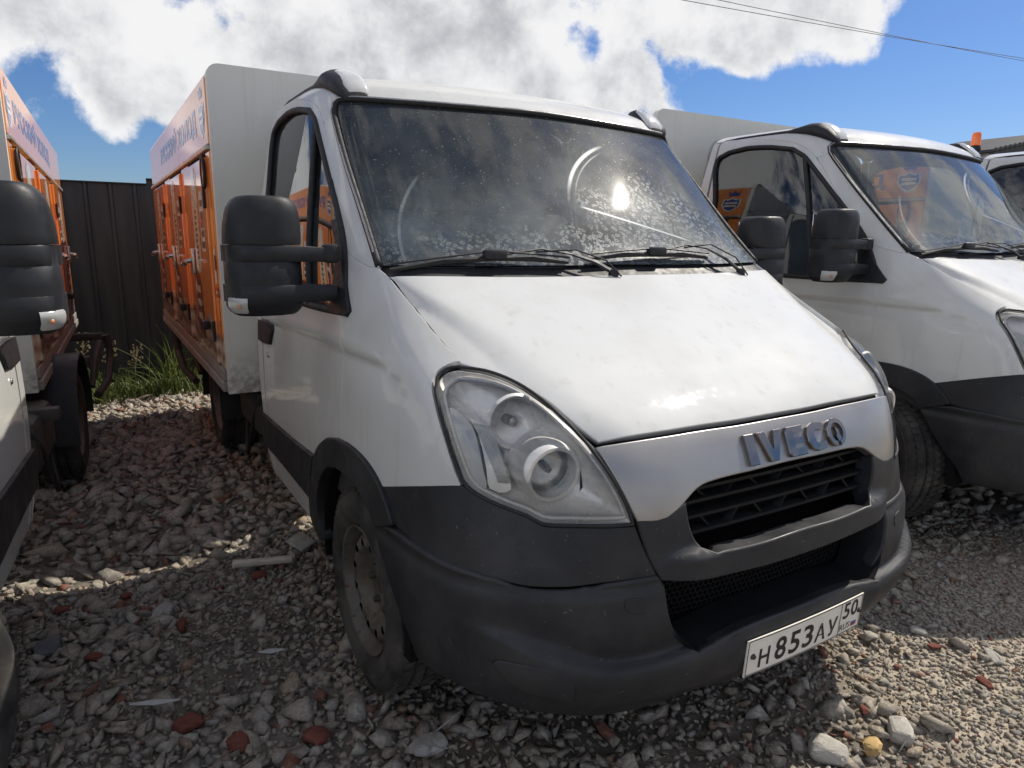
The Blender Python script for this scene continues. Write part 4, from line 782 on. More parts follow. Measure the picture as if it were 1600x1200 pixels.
    for a in np.linspace(math.radians(-9), math.radians(187), 26):
        c_, s_ = math.cos(a), math.sin(a); rings.append([(-.960, .985+.395*c_, .35+.415*s_), (-.955, .985+.43*c_, .35+.45*s_), (-.5, .985+.42*c_, .35+.44*s_), (-.5, .985+.40*c_, .35+.42*s_)])
    ln = P_(b.loft(rings, False, True).build('wheel_arch_liner', 'void_black', T, 60), T); R.append(ln)
    b = MB(); b.box((-.50, 1.02, .62), (.02, .80, .5)); R.append(P_(b.build('inner_wing', 'void_black', T), T))
    # mirror
    hx_, hy_, cx, cy = .1150, .082, -1.1645, 1.205
    def ring(z, ins, gx=0):
        tt = max(0, (1.609-z)/.050); tb = max(0, (z-1.243)/.042); s = 1; dx = 0
        if tt < 1: q = math.sqrt(max(0, 1-(1-tt)**2)); s = .60+.40*q
        s *= 1 - .10*sstep(1.50, 1.60, np.array(z)); dx = .006*float(sstep(1.44, 1.6, np.array(z)))
        if tb < 1: q = math.sqrt(max(0, 1-(1-tb)**2)); s *= .66+.34*q
        hh = hy_*(.72+.28*min(1, max(0, tt))**.5) * (1 if tb >= 1 else .6+.4*tb)
        out = []
        for (x, y) in sellipse(hx_*s-ins, hh-ins, 36, 3.2):
            yy = y - (.018*(1-(x/hx_)**2) if y < 0 else 0) if y < .02 else min(y, hh*.75)
            out.append((cx+dx+x, cy+yy, z))
        return out
    cap = MB().loft([ring(z, 0) for z in (1.609, 1.607, 1.602, 1.594, 1.583, 1.568, 1.55, 1.52, 1.49, 1.466)]+[ring(1.463, .001)]).build('mirror', 'plastic_mirror', T, 60); P_(cap, T); R.append(cap)
    lo = MB().loft([ring(1.461, .003), ring(1.412, .003), ring(1.410, .001), ring(1.36, .0), ring(1.341, .001), ring(1.339, .001), ring(1.286, .001), ring(1.284, .001), ring(1.279, 0), ring(1.272, 0), ring(1.264, 0), ring(1.256, 0), ring(1.249, 0), ring(1.245, 0), ring(1.243, .01)]).build('mirror_lower_shell', 'plastic_mirror', cap, 60); P_(lo, cap)
    for (z0, z1, xe, ye) in ((1.4615, 1.4115, -.965, 1.13), (1.3400, 1.286, -.952, 1.12)):
        zc, hz = (z0+z1)/2, (z0-z1)/2; rg = []
        for t in np.linspace(0, 1, 22):
            x = -1.2795+t*(xe+1.2795); f_ = float(sstep(.62, 1, np.array(t)))
            front = cy-.018*max(0, 1-((x-cx)/hx_)**2)-hy_*(1-min(1, abs((x-cx)/hx_))**3.2)**(1/3.2)-.0008 if x < cx else cy-.018-hy_-.0008+.02*float(sstep(cx, -.99, np.array(x)))
            depth = .05 if x < cx else .05+.045*float(sstep(cx, -1.0, np.array(x)))
            h2 = hz*(1-.10*f_); y0, y1 = front, front+depth
            zz = zc-.004*f_
            rg.append([(x, y0+.003, zz-h2), (x, y0, zz-h2+.004), (x, y0, zz+h2-.004), (x, y0+.003, zz+h2), (x, y1, zz+h2), (x, y1, zz-h2)])
        P_(MB().loft(rg).build('mirror_arm', 'plastic_mirror', cap, 40), cap)
    P_(MB().box((-.962, 1.15, 1.437), (.05, .06, .06), .012).build('mirror_hinge', 'plastic_trim', cap), cap)
    P_(MB().box((cx, cy+.064, 1.44), (.18, .006, .29), .003).build('mirror_glass', 'mirror_silver', cap), cap)
    # signal lens wraps the lower outer corner
    rg = []
    for z, s_ in ((1.303, -.001), (1.299, .004), (1.288, .0055), (1.272, .005), (1.258, .003), (1.250, -.002)):
        r_ = ring(z, -s_*.9); pts = [p for p in r_ if p[0] < cx-.060 and p[1] < cy+.0]; pts.sort(key=lambda p: math.atan2(p[1]-cy, p[0]-cx) % (2*math.pi)); rg.append(pts)
    m_ = min(len(r) for r in rg); rg = [r[-m_:] for r in rg]
    ts = P_(MB().loft(rg, False, False).build('mirror_signal', 'lens_pale', cap, 180), cap)
    P_(MB().lathe([(0, -.003), (.004, -.002), (.006, 0)], 12, Matrix.Translation((cx-.092, cy-.080, 1.277)) @ Matrix.Rotation(math.radians(60), 4, 'Z')).build('signal_bulb', 'amber', cap), cap)
    # roof marker lamp and rail
    def rsec(y, xc, zc, hw, hh, tilt=0): return [(xc+a, y, zc+b+tilt*a) for a, b in sellipse(hw, hh, 18, 2.6)]
    rl = MB().loft([rsec(*q) for q in ((1.505, -.742, 1.995, .048, .012, .10), (1.525, -.745, 2.012, .060, .024, .10), (1.57, -.750, 2.042, .068, .036, .12), (1.64, -.758, 2.072, .068, .040, .14), (1.70, -.768, 2.082, .052, .032, .18), (1.77, -.782, 2.080, .028, .020, .2), (1.84, -.792, 2.076, .013, .012, .2), (1.95, -.800, 2.076, .010, .010, .2), (2.20, -.806, 2.073, .009, .009, .2), (2.385, -.802, 2.064, .007, .007, .2))]).build('roof_lamp', 'plastic_trim', T, 60); P_(rl, T); R.append(rl)
    P_(MB().loft([rsec(*q) for q in ((1.508, -.730, 2.006, .038, .010, .1), (1.525, -.732, 2.024, .048, .022, .1), (1.57, -.737, 2.053, .052, .032, .12), (1.62, -.743, 2.078, .048, .034, .14), (1.66, -.750, 2.090, .034, .026, .16))]).build('roof_lamp_lens', 'white_lens', rl, 60), rl)
    # wheels
    def wheel(name, x, y, z, rear=False):
        M = Matrix.Translation((x, y, z)); ty = MB()
        ty.lathe([(.206, -.078), (.214, -.088), (.235, -.104), (.262, -.110), (.285, -.1115), (.287, -.108), (.300, -.107), (.318, -.099), (.331, -.087), (.337, -.074), (.3375, -.045), (.331, -.044), (.331, -.038), (.3385, -.037), (.339, -.004), (.332, -.003), (.332, .003), (.339, .004), (.3385, .037), (.331, .038), (.331, .044), (.3375, .045), (.337, .074), (.331, .087), (.318, .099), (.285, .111), (.235, .104), (.206, .078)], 72, M)
        for k in range(60):
            for (xa, w, sk) in ((-.072, .040, 0), (-.022, .028, .5), (.022, .028, .2), (.072, .040, .7)):
                a = 2*math.pi*(k+sk)/60; Rm = M @ Matrix.Rotation(a, 4, 'X'); ty.box((xa, 0, .3375 if abs(xa) < .05 else .334), (w, .022, .014), 0, Rm)
        w_ = ty.build(name, 'tyre_rubber', T, 45); P_(w_, T)
        rim = MB().lathe([(.2135, -.090), (.217, -.094), (.215, -.098), (.207, -.094), (.203, -.082), (.196, -.066), (.190, -.045), (.186, .02), (.19, .08), (.205, .09)], 56, M).build('rim', 'wheel_steel', w_, 40); P_(rim, w_)
        # pressed disc with hand holes
        prof = ((0, .0), (.052, .0), (.060, -.004), (.098, -.004), (.112, -.012), (.126, -.040), (.138, -.052), (.160, -.054), (.174, -.046), (.188, -.022)) if not rear else ((0, .06), (.09, .055), (.11, .05), (.15, .03), (.188, .0))
        pr, pa = zip(*prof)
        co = []; ed = []
        def loop(pts):
            b = len(co); co.extend([Vector(p) for p in pts]); ed.extend([(b+i, b+(i+1) % len(pts)) for i in range(len(pts))]); return np.array(pts)
        loop([(.188*math.cos(t), .188*math.sin(t)) for t in np.linspace(0, 2*math.pi, 64, endpoint=False)])
        hl_ = []
        for k in range(12):
            a = 2*math.pi*(k+.3)/12; hl_.append(loop([(.151*math.cos(a)+.0145*math.cos(t), .151*math.sin(a)+.0145*math.sin(t)) for t in np.linspace(0, 2*math.pi, 12, endpoint=False)]))
        for r in (.176, .130, .118, .108, .098, .08, .06, .05, .03): co.extend([Vector((r*math.cos(t), r*math.sin(t))) for t in np.linspace(0, 2*math.pi, 48, endpoint=False)])
        co.append(Vector((0, 0)))
        vs, es, fs = delaunay_2d_cdt(co, ed, [], 0, 1e-6)[:3]; Pn = np.array([tuple(q) for q in vs]); 
        Fk = [f for f in fs if not any(np.linalg.norm(Pn[list(f)].mean(0)-h.mean(0)) < .0143 for h in hl_)]
        dv_ = [tuple(M @ Vector((-.02+float(np.interp(math.hypot(*q), pr, pa)), q[0], q[1]))) for q in Pn]
        mb = MB(); mb.v = dv_; mb.f = [tuple(f) for f in Fk]
        ds = mb.build('wheel_disc', 'wheel_steel', w_, 60); P_(ds, w_)
        P_(MB().lathe([(.0, -.034), (.030, -.034), (.038, -.026), (.042, -.006), (.045, .02)], 24, M).build('hub_cap', 'steel_dark', w_), w_)
        for k in range(6):
            a = 2*math.pi*k/6; P_(MB().lathe([(0, -.044), (.010, -.044), (.012, -.040), (.012, -.02)], 6, M @ Matrix.Translation((0, .080*math.cos(a), .080*math.sin(a)))).build('wheel_nut', 'steel_dark', w_), w_)
        P_(MB().lathe([(.20, .03), (.0, .03)], 24, M).build('brake_drum', 'void_black', w_), w_)
        return w_
    R.append(wheel('front_wheel', -.862, .958, .338)); R.append(wheel('rear_wheel', -.862, 4.06, .338, True))
    # wipers
    for (piv, elbow, hub, tip, end) in (((-.06, .815, 1.378), (-.201, .870, 1.440), (-.507, .885, 1.428), (-.847, .925, 1.392), (-.227, .860, 1.414)), ((.599, .825, 1.372), (.498, .918, 1.462), (.189, .885, 1.440), (-.128, .868, 1.424), (.47, .888, 1.428))):
        P0, E0, H, A, B = (Vector(q) for q in (piv, elbow, hub, tip, end))
        arm = MB().tube([P0, P0.lerp(E0, .5)+Vector((0, -.012, .006)), E0], [.014, .012, .007], 6, sy=.5)
        arm.tube([E0, E0.lerp(H, .4)+Vector((0, .0, .022)), E0.lerp(H, .8)+Vector((0, .0, .012)), H+Vector((0, -.008, .008))], .0035, 6)
        wa = P_(arm.build('wiper', 'plastic_trim', T), T)
        P_(MB().tube([A, A.lerp(H, .5)+Vector((0, -.004, .006)), H, H.lerp(B, .5)+Vector((0, -.004, .004)), B], [.007, .009, .010, .009, .007], 6).build('wiper_blade', 'rubber', wa), wa)
        P_(MB().tube([A+Vector((0, -.008, .018)), H+Vector((0, -.012, .024)), B+Vector((0, -.008, .016))], .0035, 6).build('wiper_frame', 'plastic_trim', wa), wa)
        P_(MB().box(tuple(H+Vector((0, -.012, .012))), (.085, .03, .032), .010).build('wiper_clip', 'plastic_trim', wa), wa)
        P_(MB().lathe([(0, -.02), (.016, -.018), (.018, 0), (.018, .03)], 14, Matrix.Translation(P0+Vector((0, 0, -.006))) @ Matrix.Rotation(math.radians(90), 4, 'Y')).build('wiper_pivot', 'plastic_trim', wa), wa)
        hs = [P0+Vector((.02, -.02, -.012)), P0.lerp(E0, .5)+Vector((.03, -.035, .012)), E0+Vector((.0, -.02, .016)), E0.lerp(H, .5)+Vector((0, -.015, .014))]
        P_(MB().tube(hs, .003, 5).build('washer_hose', 'rubber', wa, 180), wa)
    # interior
    b = MB(); rings = []
    for x in np.linspace(-.82, .82, 15):
        k = .5*(abs(x)/.82)**2*.16; rings.append([(x, .90+k, 1.20), (x, .93+k, 1.335), (x, 1.02+k, 1.355), (x, 1.25, 1.365), (x, 1.36, 1.33), (x, 1.40, 1.20), (x, 1.30, .75), (x, .95, .75)])
    P_(b.loft(rings).build('dashboard', 'dash_grey', T, 50), T)
    P_(MB().lathe([(.20+.014*math.cos(a), .014*math.sin(a)) for a in np.linspace(0, 2*math.pi, 10, endpoint=False)], 40, Matrix.Translation((.40, 1.50, 1.34)) @ (Vector((1, 0, 0)).rotation_difference(Vector((0, .60, .80))).to_matrix().to_4x4()), True).build('steering_wheel', 'interior_dark', T, 180), T)
    for x, w in ((.42, .50), (-.36, .86)):
        st = P_(MB().box((x, 1.78, .93), (w, .52, .16), .05).build('seat', 'seat_fabric', T), T)
        M = Matrix.Translation((x, 2.08, 1.30)) @ Matrix.Rotation(math.radians(-14), 4, 'X')
        P_(MB().box((0, 0, 0), (w*.96, .15, .66), .06, M).build('seat_back', 'seat_fabric', st), st)
        for hx2 in ((0,) if w < .6 else (-.21, .21)):
            P_(MB().box((x+hx2, 2.17, 1.70), (.26, .10, .17), .045).build('headrest', 'seat_fabric', st), st)
    b = MB(); rings = []
    for v in np.linspace(1.0, 14.6, 36):
        p, _ = SP(11, v); rings.append([(p.x*.985+.012, 2.405, p.z-.012), (-p.x*.985-.012, 2.405, p.z-.012)])
    b.loft(rings, False, False)
    b.box((0, 2.39, 1.28), (1.58, .012, 1.5)); b.box((0, 1.5, .62), (1.7, 1.75, .03)); b.box((0, .80, 1.0), (1.5, .02, .55))
    P_(b.build('cab_lining', 'interior_dark', T), T)
    pan('headliner', [(0, 11.5), (5, 11.5), (6.5, 11.6), (10.6, 12.1), (10.8, 15), (0, 15)], 'headliner', T, full=True, off=-.035, rim=False)
    dl = pan('door_card', [(7.2, 3.0), (10.7, 2.2), (10.7, 6.9), (7.6, 6.9)], 'interior_dark', T, off=-.055, rim=False); R.append(dl)
    # back wall of the cab
    b = MB(); rings = []
    for v in np.linspace(.2, 15, 40):
        p, _ = SP(11, v); rings.append([(p.x+.004, 2.425, p.z), (-p.x-.004, 2.425, p.z)])
    P_(b.loft(rings, False, False).build('cab_back', 'paint_white', T), T)
    for o in R: mirror_tree(o, T)
    return T

def flat_text(s, x, y0, y1, z0, z1, side, mat, name, parent, bold=.02):
    """print on the side of the box: y0 is where the text starts, y1 where it ends"""
    v, f, w, h = text_geo(s, bold)
    V = [(x, y0+(y1-y0)*q[0]/w, z0+(z1-z0)*q[1]/h) for q in v]
    o = new_obj(name, V, f, mat, parent); CH.setdefault(parent.name, []).append(o); return o
def poly_print(pts, x, mat, name, parent):
    """flat printed shape given as (y, z) outline"""
    vs, es, fs = delaunay_2d_cdt([Vector(p) for p in pts], [(i, (i+1) % len(pts)) for i in range(len(pts))], [], 0, 1e-7)[:3]
    P = np.array([tuple(q) for q in vs]); F = [tuple(f) for f in fs if pip(np.array(pts), P[list(f)].mean(0)[None])[0]]
    o = new_obj(name, [(x, p[0], p[1]) for p in P], F, mat, parent); CH.setdefault(parent.name, []).append(o); return o
def rrect(y0, y1, z0, z1, r, n=4):
    out = []
    for cy, cz, a0 in ((y1-r, z1-r, 0), (y0+r, z1-r, 90), (y0+r, z0+r, 180), (y1-r, z0+r, 270)):
        for k in range(n+1): a = math.radians(a0+90*k/n); out.append((cy+r*math.cos(a), cz+r*math.sin(a)))
    return out
BOX = dict(x=1.083, y0=2.685, y1=6.34, zb=.673, zt=2.25, zh=1.925)
def build_box(T):
    X, Y0, Y1, ZB, ZT, ZH = (BOX[k] for k in ('x', 'y0', 'y1', 'zb', 'zt', 'zh'))
    # carcass: roof, floor, front and rear panels
    b = MB(); r = .06
    prof = [(-X+.006, ZB)] + [(-X+.006+r-r*math.cos(a), 2.30-r+r*math.sin(a)) for a in np.linspace(0, math.pi/2, 7)] + [(X-.006-r+r*math.sin(a), 2.30-r+r*math.cos(a)) for a in np.linspace(0, math.pi/2, 7)] + [(X-.006, ZB)]
    b.loft([[(x, Y0, z) for x, z in prof], [(x, Y0+.045, z) for x, z in prof]])
    box = P_(b.build('cargo_box', 'box_white', T, 40), T)
    b = MB(); b.box((0, (Y0+Y1)/2+.02, (ZB+ZT)/2-.01), (2*X-.03, Y1-Y0-.06, ZT-ZB-.03)); P_(b.build('box_carcass', 'void_black', box), box)
    b = MB(); b.box((0, (Y0+Y1)/2+.023, ZT-.008), (2*X-.012, Y1-Y0-.046, .03), .008); P_(b.build('box_roof', 'box_white', box), box)
    b = MB(); b.box((0, Y1-.012, (ZB+ZT)/2), (2*X-.014, .03, ZT-ZB-.02), .006); P_(b.build('rear_panel', 'box_white', box), box)
    for sd in (-1, 1):
        x = sd*X
        def pl(y0, y1, z0, z1, mat, name, t=.02, out=0., bev=.004): 
            return P_(MB().box((x-sd*(t/2-out), (y0+y1)/2, (z0+z1)/2), (t, y1-y0, z1-z0), bev).build(name, mat, box, None), box)
        # header in three sheets, butt joints
        for a, c in ((Y0+.047, 4.048), (4.052, 5.298), (5.302, Y1-.004)): pl(a, c, ZH+.006, ZT-.008, 'vinyl_header', 'header_panel')
        pl(Y0+.05, Y1, ZH-.022, ZH+.004, 'galvanised', 'header_rail', .03, .014, .006)
        # doors with fixed strips between
        doors = ((2.86, 3.62), (3.98, 4.74), (5.14, 6.02))
        edges = [Y0+.047]+[q for d in doors for q in d]+[Y1-.004]
        for a, c in zip(edges[::2], edges[1::2]): pl(a, c-.006 if c < Y1-.01 else c, ZB+.125, ZH-.026, 'vinyl_orange', 'side_panel')
        for (a, c) in doors:
            d = pl(a+.006, c-.010, ZB+.135, ZH-.045, 'vinyl_orange', 'box_door', .035, .014, .008)
            xo = x+sd*.014
            for z in (1.68, .985):
                h = MB(); h.box((xo+sd*.003, a+.040, z), (.006, .07, .10), .002); h.tube([(xo+sd*.007, a+.006, z-.055), (xo+sd*.007, a+.006, z+.055)], .007, 8); P_(h.build('hinge', 'plastic_trim', box), box)
            l = MB(); l.box((xo+sd*.010, c-.10, 1.335), (.02, .10, .15), .006); l.tube([(xo+sd*.02, c-.11, 1.34), (xo+sd*.055, c-.11, 1.335), (xo+sd*.065, c-.16, 1.32), (xo+sd*.060, c-.02, 1.315)], .014, 8); P_(l.build('door_latch', 'zinc_latch', box), box)
            k = MB(); k.box((xo+sd*.022, a+.20, 1.0), (.035, .06, .05), .01); P_(k.build('door_buffer', 'plastic_trim', box), box)
            # printed packs on each door: cream pack, text down its length, white label
            m = (a+c)/2
            poly_print(rrect(m-.05, m+.19, 1.28, 1.84, .05), xo+sd*.0012, 'cream_print', 'pack_print', box)
            poly_print([(m-.02, 1.74), (m+.15, 1.70), (m+.15, 1.84), (m+.02, 1.86)], xo+sd*.0024, 'white_print', 'pack_print', box)
            poly_print(rrect(m-.26, m-.12, 1.40, 1.72, .02), xo+sd*.0012, 'white_print', 'label_print', box)
            for z in (1.66, 1.60, 1.50, 1.44): poly_print(rrect(m-.24, m-.14, z-.02, z+.015, .004), xo+sd*.0024, 'ink_dark', 'label_print', box)
            poly_print(rrect(m-.24, m-.14, 1.53, 1.58, .004), xo+sd*.0024, 'ink_red', 'label_print', box)
            for q, z in enumerate(np.linspace(1.36, 1.62, 9)): poly_print(rrect(m+.04, m+.10, z-.010, z+.010, .003), xo+sd*.0024, 'ink_brown', 'pack_print', box)
            poly_print([(m+.02, .90), (m+.30, .93), (m+.27, 1.26), (m+.16, 1.30), (m+.05, 1.22)], xo+sd*.0012, 'ink_brown', 'pack_print', box)
            for z in (1.02, 1.10, 1.18): poly_print(rrect(m+.08, m+.24, z-.022, z+.018, .006), xo+sd*.0024, 'cream_print', 'pack_print', box)
            poly_print([(c-.16, 1.24), (c-.06, 1.20), (c-.13, 1.14)], xo+sd*.0024, 'white_print', 'warning_print', box)
        # stickers on the front post, oval vent
        xo = x+sd*.0012
        poly_print(rrect(2.755, 2.835, 1.24, 1.42, .03), xo, 'white_print', 'sticker', box); poly_print(rrect(2.755, 2.815, 1.31, 1.39, .02), xo+sd*.001, 'ink_dark', 'sticker', box)
        poly_print(rrect(2.73, 2.84, 1.17, 1.225, .008), xo, 'ink_red', 'sticker', box); poly_print(rrect(2.745, 2.825, 1.19, 1.205, .004), xo+sd*.001, 'white_print', 'sticker', box)
        P_(MB().tube([(x+sd*.012, 2.90+.05*math.cos(q), 1.80+.085*math.sin(q)) for q in np.linspace(0, 2*math.pi, 20, endpoint=False)], .009, 6, True).build('vent_ring', 'plastic_trim', box, 180), box)
        # header lettering and crest
        ys = (5.26, 3.10) if sd < 0 else (3.10, 5.26)
        flat_text('РУССКИЙ ХОЛОД', xo, ys[0], ys[1], 2.005, 2.178, sd, 'ink_blue', 'header_lettering', box, .035)
        cy = 2.89
        sh = [(cy-.10, 2.14), (cy-.06, 2.125), (cy, 2.15), (cy+.06, 2.125), (cy+.10, 2.14), (cy+.105, 2.06), (cy+.06, 2.00), (cy, 1.972), (cy-.06, 2.00), (cy-.105, 2.06)]
        poly_print(sh, xo, 'white_print', 'crest', box); poly_print([(cy+(a-cy)*.8, 2.07+(q-2.07)*.8) for a, q in sh], xo+sd*.001, 'ink_blue', 'crest', box)
        for z in (2.085, 2.05): poly_print(rrect(cy-.068, cy+.068, z-.010, z+.012, .004), xo+sd*.002, 'white_print', 'crest', box)
        poly_print([(cy-.055, 2.165), (cy-.07, 2.215), (cy-.03, 2.19), (cy, 2.225), (cy+.03, 2.19), (cy+.07, 2.215), (cy+.055, 2.165)], xo, 'ink_blue', 'crest', box)
        # skirt rail along the bottom edge, end cap
        pl(Y0+.05, Y1, ZB+.002, ZB+.055, 'frame_brown', 'skirt_rail', .05, .014, .006); pl(Y0+.05, Y1, ZB+.062, ZB+.12, 'frame_brown', 'skirt_rail', .05, .006, .006)
    # running gear
    for sd in (-1, 1):
        P_(MB().box((sd*.38, 4.3, .58), (.08, 4.2, .16), .01).build('frame_rail', 'steel_dark', T), T)
        P_(MB().tube([(sd*1.03, 5.62, .68), (sd*1.05, 5.64, .58), (sd*1.05, 5.60, .48), (sd*1.04, 5.30, .36), (sd*1.0, 4.9, .33)], .028, 10).build('side_guard', 'steel_dark', T), T)
        P_(MB().tube([(sd*1.02, 5.2, .68), (sd*1.0, 4.95, .60), (sd*.98, 4.75, .42)], .02, 8).build('guard_stay', 'steel_dark', T), T)
        rg = []
        for a in np.linspace(math.radians(-5), math.radians(185), 16): rg.append([(sd*.60, 4.06+.42*math.cos(a), .338+.41*math.sin(a)), (sd*.60, 4.06+.44*math.cos(a), .338+.43*math.sin(a)), (sd*1.0, 4.06+.44*math.cos(a), .338+.43*math.sin(a)), (sd*1.0, 4.06+.42*math.cos(a), .338+.41*math.sin(a))])
        P_(MB().loft(rg).build('mudguard', 'plastic_trim', T, 50), T)
        hose = [(sd*.90, 2.75, .62), (sd*.93, 2.86, .50), (sd*.95, 2.92, .36), (sd*.95, 3.02, .24), (sd*.93, 3.14, .28), (sd*.88, 3.3, .5)]
        P_(MB().tube(hose, .012, 8).build('hose', 'rubber', T, 180), T)
        P_(MB().box((sd*.78, 3.05, .52), (.30, .55, .26), .04).build('side_tank', 'steel_dark', T), T)
    P_(MB().tube([(-.8, 4.06, .338), (-.2, 4.06, .338), (0, 4.06, .338), (.2, 4.06, .338), (.8, 4.06, .338)], [.06, .06, .14, .06, .06], 12).build('rear_axle', 'steel_dark', T), T)
    P_(MB().tube([(-.8, .958, .31), (.8, .958, .31)], .05, 10).build('front_axle', 'steel_dark', T), T)
    for y in (3.0, 4.6, 5.9): P_(MB().box((0, y, .635), (2.0, .07, .06), .006).build('cross_member', 'steel_dark', T), T)
    P_(MB().box((0, 1.35, .45), (.9, 1.5, .25), .04).build('engine_sump', 'void_black', T), T)
    return box

def build_plate(T):
    cx, cz = .038, .389
    def at(px, pz, h=0): 
        x = cx+px; return (x, -.013+.10*x*x-.07*pz*1.0*-1*0-h+.06*pz*0+(-.062*pz), cz+pz)
    W, H = .26, .056
    b = MB(); n = 16; pr = []
    for x in np.linspace(-W, W, n+1): pr.append([at(x, -H), at(x, H), at(x, H, -.004), at(x, -H, -.004)])
    pl = P_(b.loft(pr).build('licence_plate', 'plate_white', T, 40), T)
    def pr_text(s, x0, x1, z0, z1, nm='plate_character', bold=.018):
        v, f, w, h = text_geo(s, bold); V = [at(x0+(x1-x0)*q[0]/w, z0+(z1-z0)*q[1]/h, .0009) for q in v]
        P_(new_obj(nm, V, f, 'plate_ink', pl), pl)
    for s, x0, x1, z1 in (('Н', -.210, -.168, .012), ('8', -.146, -.100, .032), ('5', -.087, -.041, .032), ('3', -.028, .018, .032), ('А', .029, .079, .012), ('У', .087, .135, .012)):
        pr_text(s, x0, x1, -.040 if z1 > .02 else -.040, z1 if z1 > .02 else .018)
    pr_text('5', .160, .193, -.006, .048); pr_text('0', .200, .236, -.006, .048); pr_text('RUS', .153, .205, -.043, -.022, bold=.0)
    def bar(x0, x1, z0, z1, mat, nm): 
        xs = np.linspace(x0, x1, 9); V = [at(x, z, .0009) for z in (z0, z1) for x in xs]; m = len(xs)
        P_(new_obj(nm, V, [(i, i+1, m+i+1, m+i) for i in range(m-1)], mat, pl), pl)
    bar(.146, .149, -.052, .052, 'plate_ink', 'plate_line')
    for a in ((-.256, .256, .0515, .054), (-.256, .256, -.054, -.0515)): bar(*a, 'plate_ink', 'plate_line')
    for a in ((-.2565, -.254, -.0515, .0515), (.254, .2565, -.0515, .0515)): bar(*a, 'plate_ink', 'plate_line')
    bar(.212, .240, -.036, -.029, 'flag_blue', 'plate_flag'); bar(.212, .240, -.043, -.036, 'flag_red', 'plate_flag')
    for x in (-.235, .245): P_(MB().lathe([(0, -.008), (.006, -.007), (.009, 0)], 12, Matrix.Translation(at(x, .003, 0)) @ Matrix.Rotation(math.radians(90), 4, 'Z')).build('plate_screw', 'steel_dark', pl), pl)
    return pl

def copy_tree(o, parent=None):
    c = o.copy(); COL.objects.link(c); c.parent = parent
    for k in kids(o): CH.setdefault(c.name, []).append(copy_tree(k, c))
    return c
TG = 'white box trucks parked in a row'
truck = tag(empty('box_truck'), 'white box truck parked in the middle, whole front and number plate facing the camera', 'truck', TG)
build_cab(truck); build_box(truck)
trucks = {}
def find_kid(t, name): return [k for k in kids(t) if k.name.split('.')[0] == name][0]
for key, loc, rz, rx, lab in (
    ('left', (-3.065, -.10, .0), -.078, 0, 'white box truck cut off by the left edge, seen along its orange side'),
    ('right', (2.80, -.045, .035), -.003, .012, 'white box truck right of the middle truck, its headlamp cut by the frame'),
    ('far', (5.45, -.45, .10), 0, 0, 'white box truck farthest right, mostly hidden, with an orange beacon on top')):
    c = copy_tree(truck); c.location = loc; c.rotation_euler = (rx, 0, rz); c['label'] = lab; trucks[key] = c
lb = find_kid(trucks['left'], 'cargo_box'); lb.location = (.0, .48, .07); lb.rotation_euler = (-.0166, 0, .05); lb.location = (-.05, .48, .07)
for k in kids(trucks['left'])+kids(trucks['right']):          # the neighbours' front wheels are turned
    if k.name.split('.')[0] == 'front_wheel':
        px_ = .862 if k.data.vertices[0].co.x > 0 else -.862
        k.matrix_basis = Matrix.Translation((px_, .958, 0)) @ Matrix.Rotation(math.radians(-20), 4, 'Z') @ Matrix.Translation((-px_, -.958, 0))
build_plate(truck)
fb = trucks['far']; find_kid(fb, 'cargo_box').location = (.12, 0, -.15)
BM = Matrix.Translation((-.30, 2.72, 2.245)) @ Matrix.Rotation(math.radians(-90), 4, 'Y') @ Matrix.Diagonal((.72, .62, .62, 1))
bc = P_(MB().lathe([(.062, 0), (.064, .02), (.060, .12), (.05, .15), (.0, .165)], 24, BM).build('beacon', 'orange_beacon', fb, 40), fb)
P_(MB().lathe([(.06, -.24), (.05, -.10), (.075, -.06), (.07, -.02), (.055, 0), (.0, .002)], 20, BM).build('beacon_base', 'plastic_trim', bc, 40), bc)

# ------------------------------------------------------------------ ground
def ss(a, b, x): t = np.clip((x-a)/(b-a), 0, 1); return t*t*(3-2*t)
_f = [(rng.uniform(.8, 5), rng.uniform(0, 6.28), rng.uniform(0, 6.28)) for _ in range(14)]
def ground_h(x, y):
    h = -.24*ss(3.4, 7.3, y) - .085*np.exp(-((x+1.5)/.55)**2-((y-2.55)/.75)**2) + .03*ss(1.2, 2.2, x) + .06*ss(3.6, 4.8, x)
    for k, a, b in _f: h = h + .008/k**.5*np.sin(k*(x*math.cos(a)+y*math.sin(a))*1.3+b)
    return h - .030
gx = np.concatenate([np.linspace(-400, -12, 10), np.arange(-10, 14, .12), np.linspace(16, 400, 10)]); gy = np.concatenate([np.linspace(-400, -10, 10), np.arange(-8, 12, .12), np.linspace(14, 400, 10)])
GX, GY = np.meshgrid(gx, gy, indexing='ij'); GZ = ground_h(GX, GY)
n1, n2 = GX.shape; idx = np.arange(n1*n2).reshape(n1, n2)
fs = np.stack([idx[:-1, :-1], idx[1:, :-1], idx[1:, 1:], idx[:-1, 1:]], -1).reshape(-1, 4)
tag(new_obj('ground', np.stack([GX, GY, GZ], -1).reshape(-1, 3), fs, 'ground', smooth=180), kind='structure')

